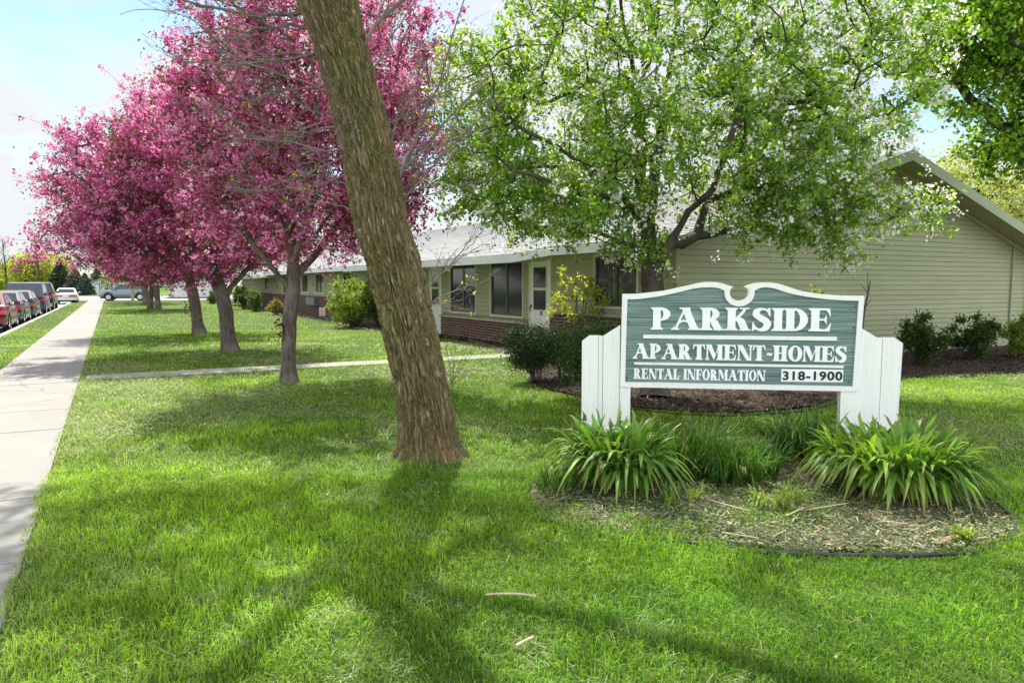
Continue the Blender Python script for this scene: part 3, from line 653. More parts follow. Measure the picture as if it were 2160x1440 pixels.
t3 = [[(0,0,-.02), (-.08,0,.7), (-.2,0,1.5), (-.25,0,2.4), (-.2,.1,3.4), (-.1,.1,4.6)], [(-.2,0,1.6), (.5,.1,2.2), (1.3,.2,2.9), (2.0,.2,3.5)], [(-.2,0,1.7), (-.9,-.3,2.3), (-1.9,-.5,2.8), (-2.9,-.5,3.2)],
      [(-.2,0,1.9), (-.1,.9,2.6), (0,1.8,3.4)], [(-.2,0,1.9), (-.2,-.9,2.6), (-.2,-1.8,3.4)]]
c3 = [(A_((-.4,0,3.6)), A_((2.7,2.5,1.7)), 4), (A_((-1.8,-.3,3.1)), A_((2.0,1.8,1.1)), 2.2), (A_((1.0,.2,3.1)), A_((1.7,1.7,1.2)), 1.4), (A_((-.7,0,2.3)), A_((2.7,2.2,.5)), 1.4)]
T3 = mk('crab_apple_tree', 'crab apple with bronze leaves and sparse pink blossom, third along the pavement', (TX, 26.09, 0), crab(13, 2.0, 3.2, c3, 560, 22, .68, t3, .175, bl=.05))
for i, (y_, x_, rz, s_, lb) in enumerate([(50.1, 2.6, 1.2, 1.0, 'fourth crab apple from the leaning tree, its forked trunk past the wide gap'), (53.6, 2.3, 2.6, .95, 'crab apple whose straight trunk shows just left of the fourth one'), (66.5, 2.5, 4.0, 1.05, 'crab apple near the far end of the row, in front of the tan pole'), (72.5, 2.75, 5.3, 1.0, 'last crab apple of the row, its trunk half hidden beside the driveway')]):
    dup(T3, (x_, y_, 0), rz, s_, lb)
# dark red leafy suckers low on two of the trunks
for (tr_, px, py, dd_) in ((0, 594, 692, 12.0), (2, 397, 652, 24)):
    t_ = [o for o in bpy.data.objects if o.name.startswith('crab_apple_tree') and o.parent is None][tr_]; c_ = PD(px, py, dd_)-A_(t_.location); r = rs(70+tr_); lm = MB()
    leaves(lm, c_+r.normal(0, 1, (90, 3))*A_((.07, .07, .13)), .06, [(.10, .035, .03), (.05, .02, .02), (.14, .06, .04)], r, 1.7, droop=.8)
    lm.build('foliage', M['leaf'], t_)
r = rs(12); n = 700; d = np.sqrt(r.uniform(6, 500, n)); u = r.uniform(-.75, .75, n)*d; x = sy*d+cy*u; y = cy*d-sy*u; k = allowed(x, y); x, y = x[k], y[k]; lm = MB()
leaves(lm, np.stack([x, y, r.uniform(.025, .05, len(x))], -1), .022, [(.75, .70, .66), (.62, .40, .45), (.55, .45, .28), (.35, .26, .15)], r, 1.4)
lm.build('fallen_petals', M['petal'], kind='stuff')
# ------------------------------------------------------------------ generic shrubs and trees
def shrub(name, label, cat, loc, rad, n, size, cols, seed, mat='leaf', lumps=26, stems=10, hz=None, spread=.28, lo=.5, stemr=.008, el=1.7, bare=0, group=None, stemmat='twig_dark', wts=None, open_=0, box=False):
    r = rs(seed); o = thing(name, label, cat, loc, 0, group); rx, ry, rz_ = rad; hz = rz_ if hz is None else hz
    d = rdirs(lumps, r); q = r.uniform(lo, 1, lumps)[:, None]; C = d*q*np.array([rx, ry, rz_])+np.array([0, 0, hz])
    if box: C = np.clip(C*1.25, -np.array([rx, ry, -.1]), np.array([rx, ry, hz+rz_]))
    C[:, 2] = np.maximum(C[:, 2], .12)
    k = r.randint(0, lumps, n); off = rdirs(n, r)*np.abs(r.normal(0, 1, (n, 1)))*spread*np.array([rx, ry, rz_]); P = C[k]+off; P[:, 2] = np.maximum(P[:, 2], .03)
    if open_: P = P[vn(P/(size*5), seed) > open_]
    lm = MB(); leaves(lm, P, size, cols, r, el, wts=wts); lm.build('foliage', M[mat], o)
    if stems:
        sm_ = MB()
        for i in range(stems):
            a = C[r.randint(lumps)]; b = np.array([r.uniform(-.12, .12)*rx, r.uniform(-.12, .12)*ry, -.02]); t = np.linspace(0, 1, 6)[:, None]
            pts = b+(a-b)*t+np.array([0, 0, .15*rz_])*t*(1-t)*4*.3+r.normal(0, .02*rz_, (6, 3))*t; sm_.tube(pts, np.linspace(stemr, stemr*.4, 6), 5)
            for _ in range(4):
                j = r.randint(2, 6); e = pts[j]+r.normal(0, .22, 3)*np.array([rx, ry, rz_]); sm_.tube(np.array([pts[j], (pts[j]+e)/2+r.normal(0, .01, 3), e]), [stemr*.5, stemr*.4, stemr*.25], 3)
        sm_.build('stems', M[stemmat], o, True)
    return o
yew = [(.018, .04, .012), (.03, .06, .016), (.012, .028, .01), (.05, .09, .02)]
grn = [(.06, .13, .02), (.04, .09, .018), (.10, .18, .03)]
lim = [(.22, .30, .05), (.16, .25, .04), (.30, .36, .08), (.10, .17, .03)]
p = G(1130, 806)
shrub('yew_bush', 'dark clipped yew with bare legs in front of the numbered door', 'bush', p, (.42, .42, .30), 52000, .030, yew, 41, 'needle', 44, 9, .50, .36, .45, .016, 2.4, box=True)
p = G(1185, 796)
shrub('yew_bush', 'smaller dark yew just behind the clipped yew, beside the door path', 'bush', p, (.32, .32, .28), 26000, .030, yew, 42, 'needle', 22, 6, .48, .3, .45, .014, 2.4)
p = G(1262, 848)
shrub('evergreen_bush', 'dense dark green bush rising behind the left wing of the sign', 'bush', p, (.52, .5, .56), 36000, .03, [(.03, .07, .015), (.05, .10, .02), (.02, .045, .012), (.09, .15, .03)], 43, 'needle', 44, 8, .62, .26, .4, .014, 2.2)
p = PX(1215, 735, 8.75); p[2] = 0
shrub('deciduous_shrub', 'open shrub with fresh yellow-green leaves beside the numbered door', 'shrub', p, (.72, .72, .66), 1900, .06, [(.36, .42, .08), (.26, .36, .06), (.45, .46, .12)], 44, 'leaf', 34, 22, 1.35, .13, .4, .010, 1.7)
p = G(745, 690)
shrub('deciduous_shrub', 'big light yellow-green bush against the facade, left of the leaning trunk', 'shrub', p, (.95, .95, .9), 15000, .06, lim, 45, 'leaf', 46, 26, 1.0, .2, .4, .014, 1.6)
p = G(800, 690)
shrub('deciduous_shrub', 'darker half of the bush group, tucked behind the leaning trunk', 'shrub', p, (.6, .6, .65), 8000, .05, [(.05, .09, .02), (.10, .15, .03), (.16, .2, .06)], 46, 'leaf', 30, 20, .75, .2, .4, .012, 1.6)
for (px, py, w, h, cl, s, lb) in [(513, 652, 22, 28, [(.035, .075, .016), (.05, .1, .02)], 51, 'tall dark green bush at the far end of the facade'), (537, 657, 15, 22, [(.10, .16, .06), (.16, .22, .10), (.05, .09, .02)], 52, 'pale leaved bush beside the brick base of the facade'), (448, 641, 13, 15, [(.06, .10, .02), (.14, .18, .03)], 53, 'low rounded bush visible between the two nearest knobbly trunks'), (586, 664, 17, 16, [(.20, .17, .06), (.12, .14, .04), (.28, .22, .10)], 54, 'thin bronze shrub beside the small white yard sign')]:
    q = G(px, py); dd = (q-CAM)@FW; rx = w/F*dd; rz_ = h/F*dd
    shrub('round_bush', lb, 'bush', q, (rx, rx, rz_), 5200, .075, cl, s, 'leaf', 26, 8, rz_*1.0, .25, .4, .012, group='bushes along the facade')
gb = [(.04, .075, .018), (.06, .11, .022), (.025, .05, .014), (.10, .15, .03)]
gs = [(1942, 772, 62, 60, gb, 61, 'dark leafy shrub against the gable wall, right after the sign'), (2052, 760, 64, 52, [(.05, .09, .02), (.08, .13, .03), (.03, .06, .015)], 62, 'middle shrub of the row along the gable wall'), (2150, 756, 48, 52, [(.20, .28, .05), (.12, .18, .03), (.26, .32, .07)], 63, 'bright yellow-green shrub at the right edge along the gable wall')]
for (px, py, w, h, cl, s, lb) in gs:
    q = G(px, py); dd = (q-CAM)@FW; rx = w/F*dd*.9; rz_ = h/F*dd*.80
    shrub('deciduous_shrub', lb, 'shrub', q, (rx, rx*.8, rz_), 9500, .052, cl, s, 'leaf', 40, 34, rz_*1.25, .2, .4, .010, 1.6, group='shrubs along the gable wall')
p = G(1722, 800); shrub('deciduous_shrub', 'shrub whose yellow-green tips show over the top right edge of the sign', 'shrub', p, (.42, .4, .42), 7000, .045, lim, 64, 'leaf', 30, 14, 1.05, .2, .4, .011, 1.7)
p = G(1440, 812); shrub('ground_shrub', 'low scrubby plant seen under the sign in the mulch', 'shrub', p, (.45, .4, .25), 2600, .04, [(.05, .08, .02), (.12, .16, .04), (.10, .06, .03)], 65, 'leaf', 18, 22, .3, .25, .3, .008)
p = G(1600, 815); shrub('ground_shrub', 'low dark twiggy plant under the middle of the sign', 'shrub', p, (.5, .4, .22), 2200, .04, [(.04, .06, .018), (.08, .10, .03), (.10, .05, .03)], 66, 'leaf', 18, 26, .28, .25, .3, .009)
# dead branch by the gable
b = PD(1822, 800, 11); b[2] = 0; tp = np.array([PD(x, yy, 11) for x, yy in [(1822, 760), (1818, 700), (1824, 650), (1831, 620), (1836, 592)]])
mb = MB().tube(tp, [.022, .02, .017, .014, .007], 6)
for (i, x, yy) in [(2, 1812, 628), (3, 1816, 600), (3, 1830, 575), (2, 1838, 632)]: mb.tube(np.array([tp[i], (tp[i]+PD(x, yy, 11))/2+[0, 0, .01], PD(x, yy, 11)]), [.009, .006, .003], 4)
tp0 = np.array([[tp[0][0], tp[0][1], 0], tp[0]]); mb.tube(tp0, [.026, .022], 6); tag(mb.build('dead_branch', M['twig_dark'], None, True), 'dead forked stem standing behind the right end of the sign', 'branch')
def tree(name, label, loc, H, R, n, size, cols, seed, trunkr=.2, crown=None, mat='leaf', lo=.3, group=None, natt=160, spread=.5, bark='bark_dark', limbs=None, shoot=.7, zc=.62, zr=.4):
    r = rs(seed); o = thing(name, label, 'tree', loc, 0, group)
    ells = crown or [(A_((0, 0, H*zc)), A_((R, R, H*zr)), 1)]
    lum = ellip_pts(natt, r, ells, lo); L0 = limbs or [[A_((0, 0, 0)), A_((.02*H, 0, H*.25)), A_((0, .02*H, H*.55)), A_((0, 0, H*.8))]]
    P, par, cnt, tips = grow(L0, lum, r, max(.3, H*.05)); mb = MB(); skel_mesh(mb, P, par, cnt, trunkr, trunkr*.04, .5, 3, .3); S = shoots(mb, P[tips], r, 3, shoot, trunkr*.03, .2)
    mb.build('trunk', M[bark], o, True)
    if n:
        m = max(1, n//(len(S))); lm = MB(); leaves(lm, along(S, m, r, spread*.3), size, cols, r, 1.4, droop=.3); lm.build('crown', M[mat], o)
    return o
# maple at the right edge, trunk beyond the frame
mc = PD(2330, 60, 13.0); ml = np.array([mc[0]+.4, mc[1]-.3, 0])
cr = [(PD(2190, 120, 12.6)-ml, A_((1.7, 1.7, 1.9)), 3), (PD(2150, 30, 12.4)-ml, A_((1.5, 1.6, 1.5)), 2.4), (PD(2260, -60, 13)-ml, A_((2.2, 2.2, 1.8)), 3), (PD(2200, 290, 12.9)-ml, A_((.75, 1.0, .8)), .8), (PD(2420, 0, 13)-ml, A_((2.4, 2.4, 2.6)), 3), (PD(2040, 50, 12.3)-ml, A_((.9, 1.0, 1.0)), 1.5)]
mtop = A_((-.2, 0, 5.2))
tree('maple_tree', 'dense green maple whose crown fills the upper right corner', ml, 8, 3, 46000, .088, [(.14, .30, .04), (.08, .19, .028), (.24, .40, .05), (.34, .46, .08)], 71, .28, cr, natt=380, spread=.35, limbs=[[A_((0, 0, 0)), A_((0, 0, 2)), A_((-.1, 0, 3.6)), mtop, A_((0, 0, 7))], [A_((-.1, 0, 3.4)), (PD(2190, 200, 12.8)-ml)]], shoot=.5)
# willow behind the house
q = PD(2060, 480, 46); wl = (q[0], q[1], 0)
tree('willow_tree', 'pale yellow-green tree rising behind the roof at the right', wl, 10.3, 4.4, 15000, .16, [(.38, .42, .20), (.30, .36, .16), (.44, .44, .24)], 72, .3, natt=260, spread=.9, zc=.66, zr=.33)
q = PD(2190, 480, 50)
tree('willow_tree', 'second pale tree at the right edge, partly behind the maple', (q[0], q[1], 0), 9.2, 4.2, 10000, .17, [(.34, .38, .18), (.26, .32, .14)], 73, .3, natt=200, spread=.9, zc=.66, zr=.33)
# distant trees, left
ylw = [(.30, .33, .07), (.22, .27, .05), (.36, .36, .10)]
for (px, top, d, R, s, lb) in [(-30, 556, 150, 6, 81, 'yellow-green tree at the far left edge across the street'), (20, 557, 165, 6.5, 82, 'hazy pale tree behind the bare poplar at the far left'), (72, 537, 140, 4.8, 83, 'rounded yellow-green tree left of the second bare poplar'), (101, 534, 150, 4.6, 84, 'yellow-green tree immediately left of the dark spruces'), (45, 558, 175, 7, 85, 'low pale tree in the gap between the two poplars')]:
    q = PD(px, 603, d); H = (600-top)/F*d+1.6; tree('leafing_tree', lb, (q[0], q[1], -.2), H, R, 5200, .42, ylw, s, .3, natt=90, spread=1.8, group='trees across the street', zc=.55, zr=.45, shoot=1.2)
for (px, top, d, s, lb) in [(12, 502, 125, 86, 'tall bare poplar at the far left, across the street'), (81, 498, 118, 87, 'tall bare poplar standing before the yellow-green trees')]:
    q = PD(px, 603, d); H = (600-top)/F*d+1.6; o = thing('poplar_tree', lb, 'tree', (q[0], q[1], -.2), 0, 'bare poplars'); r = rs(s); mb = MB(); z_ = np.linspace(0, H, 14); pts = np.stack([.15*np.sin(z_*.5), 0*z_, z_], -1); mb.tube(pts, np.linspace(.19, .03, 14), 6)
    for i in range(55):
        z0 = r.uniform(.25, .95)*H; a = r.uniform(0, 6.28); L = (1-z0/H)*3.2+.6; d_ = A_((math.cos(a)*.6, math.sin(a)*.6, .85)); b_ = A_((0, 0, z0)); e = b_+d_*L; mb.tube(np.array([b_, b_+d_*L*.5+r.normal(0, .06, 3), e]), [.028, .018, .008], 3)
        for _ in range(3): mb.tube(np.array([b_+d_*L*.5, b_+d_*L*.5+r.normal(0, .45, 3)+A_((0, 0, .3))]), [.011, .005], 3)
    mb.build('trunk', M['bark_dark'], o, True)
def spruce(label, loc, H, R, seed, cols):
    r = rs(seed); o = thing('spruce_tree', label, 'tree', loc, 0, 'spruces at the end of the street'); mb = MB(); mb.tube(A_([(0, 0, 0), (0, 0, H)]), [.18, .03], 6).build('trunk', M['bark_dark'], o, True); lm = MB(); P = []
    for i in range(300):
        t = r.uniform(0, 1)**1.35; z0 = .25+t*(H-.3); L = R*(1-t)**.85*r.uniform(.75, 1.1)+.12; a = r.uniform(0, 6.28); k = int(10+26*L/R); s_ = r.uniform(.05, 1, k)**.6
        c = np.stack([np.cos(a)*L*s_, np.sin(a)*L*s_, z0-.28*L*s_+.18*L*s_**3], -1); c += np.stack([-np.sin(a)*np.ones(k), np.cos(a)*np.ones(k), 0*s_], -1)*(r.normal(0, .16, k)*L*s_)[:, None]; c[:, 2] += r.normal(-.04, .06, k); P.append(c)
    leaves(lm, np.maximum(np.vstack(P), [-99, -99, .05]), .30, cols, r, 1.6, droop=.3); lm.build('crown', M['needle'], o); return o
bl = [(.035, .065, .05), (.05, .085, .07), (.025, .05, .035), (.08, .12, .11)]
for (px, top, d, R, s, lb, cl) in [(128, 545, 138, 3.0, 91, 'tallest dark spruce at the end of the street', [(.02, .045, .022), (.03, .06, .03), (.015, .03, .015)]), (160, 562, 132, 2.4, 92, 'blue-tinted spruce in the middle of the group', bl), (180, 572, 128, 1.7, 93, 'small blue spruce, right end of the group', bl), (57, 584, 120, 1.5, 94, 'small dark evergreen under the yellow-green trees', [(.02, .045, .022), (.03, .06, .03)]), (205, 566, 175, 3.2, 95, 'dark evergreen behind the white garage', [(.03, .06, .03), (.05, .09, .04)])]:
    q = PD(px, 617, d); spruce(lb, (q[0], q[1], -.15), (617-top)/F*d, R, s, cl)
q = PD(236, 615, 118); tree('ornamental_tree', 'bare greyish small tree in front of the white garage', (q[0], q[1], -.1), 3.6, 1.9, 1500, .14, [(.22, .22, .12), (.16, .15, .08)], 96, .1, natt=80, spread=.6, zc=.6, zr=.42, shoot=.5)
# ------------------------------------------------------------------ apartment building
def building():
    o = thing('apartment_building', 'long single-storey apartment building with tan siding over dark brick and a pale roof', 'building', (0, 0, 0))
    WZ0 = .66; S = .315; XM = (FX+FXR)/2; ZR = 4.34
    zroof = lambda X: ZR-S*abs(X-XM)
    YE = 62.0
    wins = [(19.19, 20.99, .78, 2.24), (16.43, 18.22, .78, 2.20), (11.77, 13.22, 1.14, 2.2)]
    def Yf(px): return PX(px, 600, FX)[1]
    far = [(Yf(684), Yf(667), 1.17, 2.12), (Yf(651), Yf(638), 1.17, 2.12), (Yf(569), Yf(560), 1.2, 2.1), (26.2, 27.6, 1.1, 2.15), (31.6, 32.9, 1.1, 2.15)]
    doors = [(15.08, 16.02, 0, 2.2, 'doorw'), (21.7, 22.62, 0, 2.2, 'doorw'), (Yf(612), Yf(598), .35, 2.15, 'red')]
    wains = [(FY, 15.04, .98), (16.08, 21.66, .65), (22.66, 24.0, .98), (24, YE, 1.08)]
    # facade siding rows
    mb = MB(); h = .125; z = .6
    def cut(iv, a, b):
        out = []
        for (s, e) in iv:
            if b <= s or a >= e: out.append((s, e)); continue
            if a > s: out.append((s, a))
            if b < e: out.append((b, e))
        return out
    while z < 2.45:
        iv = [(FY+.06, YE)]
        for (a, b, z0, z1) in [w_[:4] for w_ in wins+far+doors]:
            if z+h*.5 > z0 and z+h*.5 < z1: iv = cut(iv, a, b)
        for (a, b, zt) in wains:
            if z+h*.3 < zt: iv = cut(iv, a-.06, b+.06)
        for (a, b) in iv:
            zt = min(z+h, 2.5)
            mb.quad((FX-.026, b, z+.011), (FX-.026, a, z+.011), (FX-.022, a, z+h*.5), (FX-.022, b, z+h*.5)); mb.quad((FX-.001, b, z-.01), (FX-.001, a, z-.01), (FX-.001, a, z+.03), (FX-.001, b, z+.03))
            mb.quad((FX-.022, b, z+h*.5), (FX-.022, a, z+h*.5), (FX-.010, a, z+h*.66), (FX-.010, b, z+h*.66))
            mb.quad((FX-.010, b, z+h*.66), (FX-.010, a, z+h*.66), (FX-.010, a, zt), (FX-.010, b, zt))
            mb.quad((FX-.001, b, z+.011), (FX-.001, a, z+.011), (FX-.026, a, z+.011), (FX-.026, b, z+.011))
        z += h
    mb.build('facade_siding', M['siding'], o)
    mb = MB(); h = .113; z = .12; r = rs(4)
    while z < ZR-.05:
        zt = z+h; x0 = max(FX+.06, XM-(ZR-zt+.0)/S) if zt > zroof(FX) else FX+.06; x1 = min(FXR-.06, XM+(ZR-zt)/S) if zt > zroof(FX) else FXR-.06
        if x1-x0 < .1: break
        x = x0; 
        while x < x1:   # panels with butt joints
            e = min(x1, x+r.uniform(2.6, 3.7)); j = r.uniform(-.0015, .0015)
            mb.quad((x, FY-.030+j, z), (e-.003, FY-.030+j, z), (e-.003, FY-.014+j, zt-.012), (x, FY-.014+j, zt-.012)); mb.quad((e-.003, FY-.030+j, z), (x, FY-.030+j, z), (x, FY, z), (e-.003, FY, z)); mb.quad((x, FY-.002, zt-.03), (e-.003, FY-.002, zt-.03), (e-.003, FY-.002, zt+.005), (x, FY-.002, zt+.005)); x = e
        z += h
    mb.build('gable_siding', M['siding'], o)
    # backing walls (solid core)
    poly = [(FX+.04, -.1), (FXR-.04, -.1), (FXR-.04, zroof(FXR)-.02), (XM, ZR-.02), (FX+.04, zroof(FX)-.02)]
    MB().prism(poly, (0, 0, 0), (1, 0, 0), (0, 0, 1), (0, 1, 0), FY+.004, YE).build('wall_core', M['siding'], o)
    MB().box((FX+.02, FY-.02, -.15), (FXR-.02, FY+.003, .12)).build('foundation', M['stone'], o)
    MB().box((FX-.02, FY-.03, 0), (FX+.07, FY+.07, zroof(FX))).build('corner_trim', M['siding'], o); MB().box((FXR-.07, FY-.03, -.1), (FXR+.02, FY+.07, zroof(FXR))).build('corner_trim', M['siding'], o)
    for (a, b, zt) in wains:
        MB().box((FX-.07, a+.0, -.1), (FX+.035, b, zt-.06)).build('brick_base', M['brick'], o)
        MB().prism([(FX-.12, zt-.06), (FX+.03, zt-.06), (FX+.03, zt+.02), (FX-.12, zt-.005)], (0, 0, 0), (1, 0, 0), (0, 0, 1), (0, 1, 0), a-.02, b+.02).build('ledge', M['stone'], o)
    for i, (a, b, z0, z1) in enumerate(wins+far):
        w = MB(); fw = .055; X0, X1 = FX-.045, FX+.03
        w.box((X0, a-fw, z0-fw), (X1, b+fw, z0)).box((X0, a-fw, z1), (X1, b+fw, z1+fw)).box((X0, a-fw, z0), (X1, a, z1)).box((X0, b, z0), (X1, b+fw, z1))
        f = w.build('window', M['trim'], o)
        s = MB(); m_ = (a+b)/2; t = .035
        for (p, q) in ((a, m_), (m_, b)):
            xa, xb = (FX-.005, FX+.028)
            s.box((xa, p+.002, z0+.002), (xb, p+t, z1-.002)).box((xa, q-t, z0+.002), (xb, q-.002, z1-.002)).box((xa, p+t, z0+.002), (xb, q-t, z0+t+.02)).box((xa, p+t, z1-t), (xb, q-t, z1-.002))
        s.build('sash', M['bronze'], f)
        gl = MB().box((FX+.015, a+t, z0+t), (FX+.02, m_-t, z1-t)); gl.box((FX+.012, m_+t, z0+t), (FX+.017, b-t, z1-t)); gl.build('pane', M['glass'] if i not in (0, 1) else M['screen'], f)
        if i == 2:
            cm = MB(); r = rs(2)
            for k in range(14):
                yy = a+.1+(b-a-.2)*k/14; 
                if abs(k-6.5) > 2: cm.box((FX+.0095, yy, z0+.1), (FX+.0115, yy+.045, z1-.12))
            cm.build('curtain', M['curtain'], f)
    for (a, b, z0, z1, mt) in doors:
        X0 = FX-.03
        d = MB().box((X0, a, z0+.02), (FX+.03, b, z1)); dd = d.build('door', M[mt], o)
        MB().box((X0-.02, a-.06, z0), (FX+.03, a, z1+.06)).box((X0-.02, b, z0), (FX+.03, b+.06, z1+.06)).box((X0-.02, a, z1), (FX+.03, b, z1+.06)).build('door_frame', M['doorc'], dd)
        if mt != 'red':
            ga, gb_ = a+.17, b-.17
            MB().box((X0-.012, ga, 1.52), (X0-.008, gb_, 2.02)).build('upper_pane', M['glass'], dd); MB().box((X0-.010, ga, .98), (X0-.006, gb_, 1.46)).build('lower_pane', M['screen'], dd)
            w = MB()
            for (q0, q1) in ((.98, 1.46), (1.52, 2.02)):
                w.box((X0-.02, ga-.03, q0-.03), (X0-.001, gb_+.03, q0)).box((X0-.02, ga-.03, q1), (X0-.001, gb_+.03, q1+.03)).box((X0-.02, ga-.03, q0), (X0-.001, ga, q1)).box((X0-.02, gb_, q0), (X0-.001, gb_+.03, q1))
            w.build('door_moulding', M['doorc'], dd)
            MB().box((X0-.035, b-.06, 1.03), (X0-.002, b-.03, 1.10)).box((X0-.055, b-.055, .92), (X0-.04, b-.035, 1.05)).build('handle', M['blackp'], dd)
    # door number
    cu = bpy.data.curves.new('num', 'FONT'); cu.body = '328'; cu.size = .15; cu.extrude = .002; cu.align_x = 'CENTER'; t = bpy.data.objects.new('num', cu); COL.objects.link(t); bpy.context.view_layer.update()
    me = bpy.data.meshes.new_from_object(t); bpy.data.objects.remove(t); me.materials.clear(); me.materials.append(M['blackp']); q = bpy.data.objects.new('door_number', me); COL.objects.link(q)
    q.rotation_euler = (math.radians(90), 0, math.radians(-90)); q.location = (FX-.034, 15.5, .84); q.scale = (.6, 1, 1)
    q.parent = [c for c in o.children if c.name.startswith('door') and not c.name.startswith('door_')][0]
    # air conditioner
    ya, yb = sorted((Yf(675), Yf(657))); ac = MB().box((FX-.32, ya, .55), (FX-.02, yb, .96)).build('air_conditioner', M['grey'], o); mb = MB()
    for i in range(9): mb.box((FX-.325, ya+.05, .59+i*.04), (FX-.321, yb-.05, .605+i*.04))
    mb.build('grille', M['alloy'], ac)
    # roof
    def eave(y):
        if y < 14.35: return FX-.45
        if y < 15.4: return FX-.45-.45*(y-14.35)/1.05
        if y < 29.7: return FX-.9
        if y < 47: return FX-.78
        if y < 54: return FX-1.35
        return FX-.9
    ys = [10.05, 11.5, 13, 14.35, 14.6, 14.87, 15.13, 15.4]+list(np.arange(17, 29.6, 1.6))+[29.699, 29.701]+list(np.arange(31, 46.9, 2))+[46.999, 47.001, 49, 51, 53.999, 54.001, 57, 60, YE+.3]
    TH = .16; mb = MB(); fa = MB(); so = MB(); r = rs(6); g_ = .143; n = int((XM-FX+1.4)/g_)
    for ya, yb in zip(ys[:-1], ys[1:]):
        ea, eb = eave(ya), eave(yb)
        for k in range(n+1):
            xa = XM-g_*(k+1); xb = XM-g_*k
            p0a = max(xa, ea); p0b = max(xa, eb)
            if xb <= max(ea, eb): continue
            yy = ya
            while yy < yb-1e-6:
                ye = min(yb, yy+.8); c = .46*r.uniform(.84, 1.1)*(.94+.1*((k*7) % 3)/2)
                f0 = (yy-ya)/(yb-ya); f1 = (ye-ya)/(yb-ya); q0 = p0a+(p0b-p0a)*f0; q1 = p0a+(p0b-p0a)*f1
                z0 = zroof(q0)+TH; z1 = zroof(q1)+TH; zt = zroof(xb)+TH
                mb.quad((q0, yy, z0+.015), (xb, yy, zt), (xb, ye, zt), (q1, ye, z1+.015), (c, c*1.005, c*1.0)); mb.quad((q0, yy, z0-.002), (q0, yy, z0+.015), (q1, ye, z1+.015), (q1, ye, z1-.002), (c*.8, c*.8, c*.8))
                yy = ye
        za, zb = zroof(ea), zroof(eb); d = .03
        fa.add([(ea-d, ya, za-.03), (eb-d, yb, zb-.03), (eb-d, yb, zb+TH-.004), (ea-d, ya, za+TH-.004), (ea, ya, za-.03), (eb, yb, zb-.03), (eb, yb, zb+TH-.004), (ea, ya, za+TH-.004)], [(0,3,2,1),(4,5,6,7),(0,1,5,4),(3,7,6,2),(0,4,7,3),(1,2,6,5)])
        so.quad((ea, ya, za), (eb, yb, zb), (FX+.03, yb, zb+.012), (FX+.03, ya, za+.012))
    ro = mb.build('roof', M['shingle'], o); fa.build('fascia', M['fascia'], ro); so.build('soffit', M['soffit'], ro)
    MB().quad((XM, 10.05, ZR+TH), (FXR+.9, 10.05, zroof(FXR+.9)+TH), (FXR+.9, YE, zroof(FXR+.9)+TH), (XM, YE, ZR+TH), (.33, .33, .32)).build('roof', M['shingle'], o)
    # rake boards and sloping soffit over the gable
    rk = MB(); sf = MB()
    for (xa, xb) in ((FX-.45, XM), (XM, FXR+.9)):
        za, zb = zroof(xa), zroof(xb)
        rk.add([(xa, 10.05, za-.06), (xb, 10.05, zb-.06), (xb, 10.05, zb+TH+.012), (xa, 10.05, za+TH+.012), (xa, 10.01, za-.06), (xb, 10.01, zb-.06), (xb, 10.01, zb+TH+.012), (xa, 10.01, za+TH+.012)], [(0,3,2,1),(4,5,6,7),(0,1,5,4),(3,7,6,2),(0,4,7,3),(1,2,6,5)])
        sf.quad((xa, 10.05, za), (xb, 10.05, zb), (xb, FY+.004, zb), (xa, FY+.004, za)); 
        sf.add([(xa, FY-.06, za-.10), (xb, FY-.06, zb-.10), (xb, FY-.06, zb-.002), (xa, FY-.06, za-.002), (xa, FY-.018, za-.10), (xb, FY-.018, zb-.10), (xb, FY-.018, zb-.002), (xa, FY-.018, za-.002)], [(0,3,2,1),(4,5,6,7),(0,1,5,4),(3,7,6,2),(0,4,7,3),(1,2,6,5)])
    rk.build('rake_board', M['rake'], o); sf.build('rake_soffit', M['soffit'], o)
    xp = PY(2130, 600, FY)[0]
    MB().tube([(xp+.02, FY-.06, zroof(xp)-.08), (xp-.02, FY-.07, zroof(xp)-.2), (xp-.02, FY-.05, 1.2), (xp-.02, FY-.05, .5)], .022, 8).build('conduit', M['rake'], o, True)
    MB().tube([(FXR-.02, FY-.1, 2.25), (FXR-.03, FY-.08, 2.0), (FXR-.03, FY-.08, 0)], .04, 8).build('downspout', M['rake'], o, True)
building()
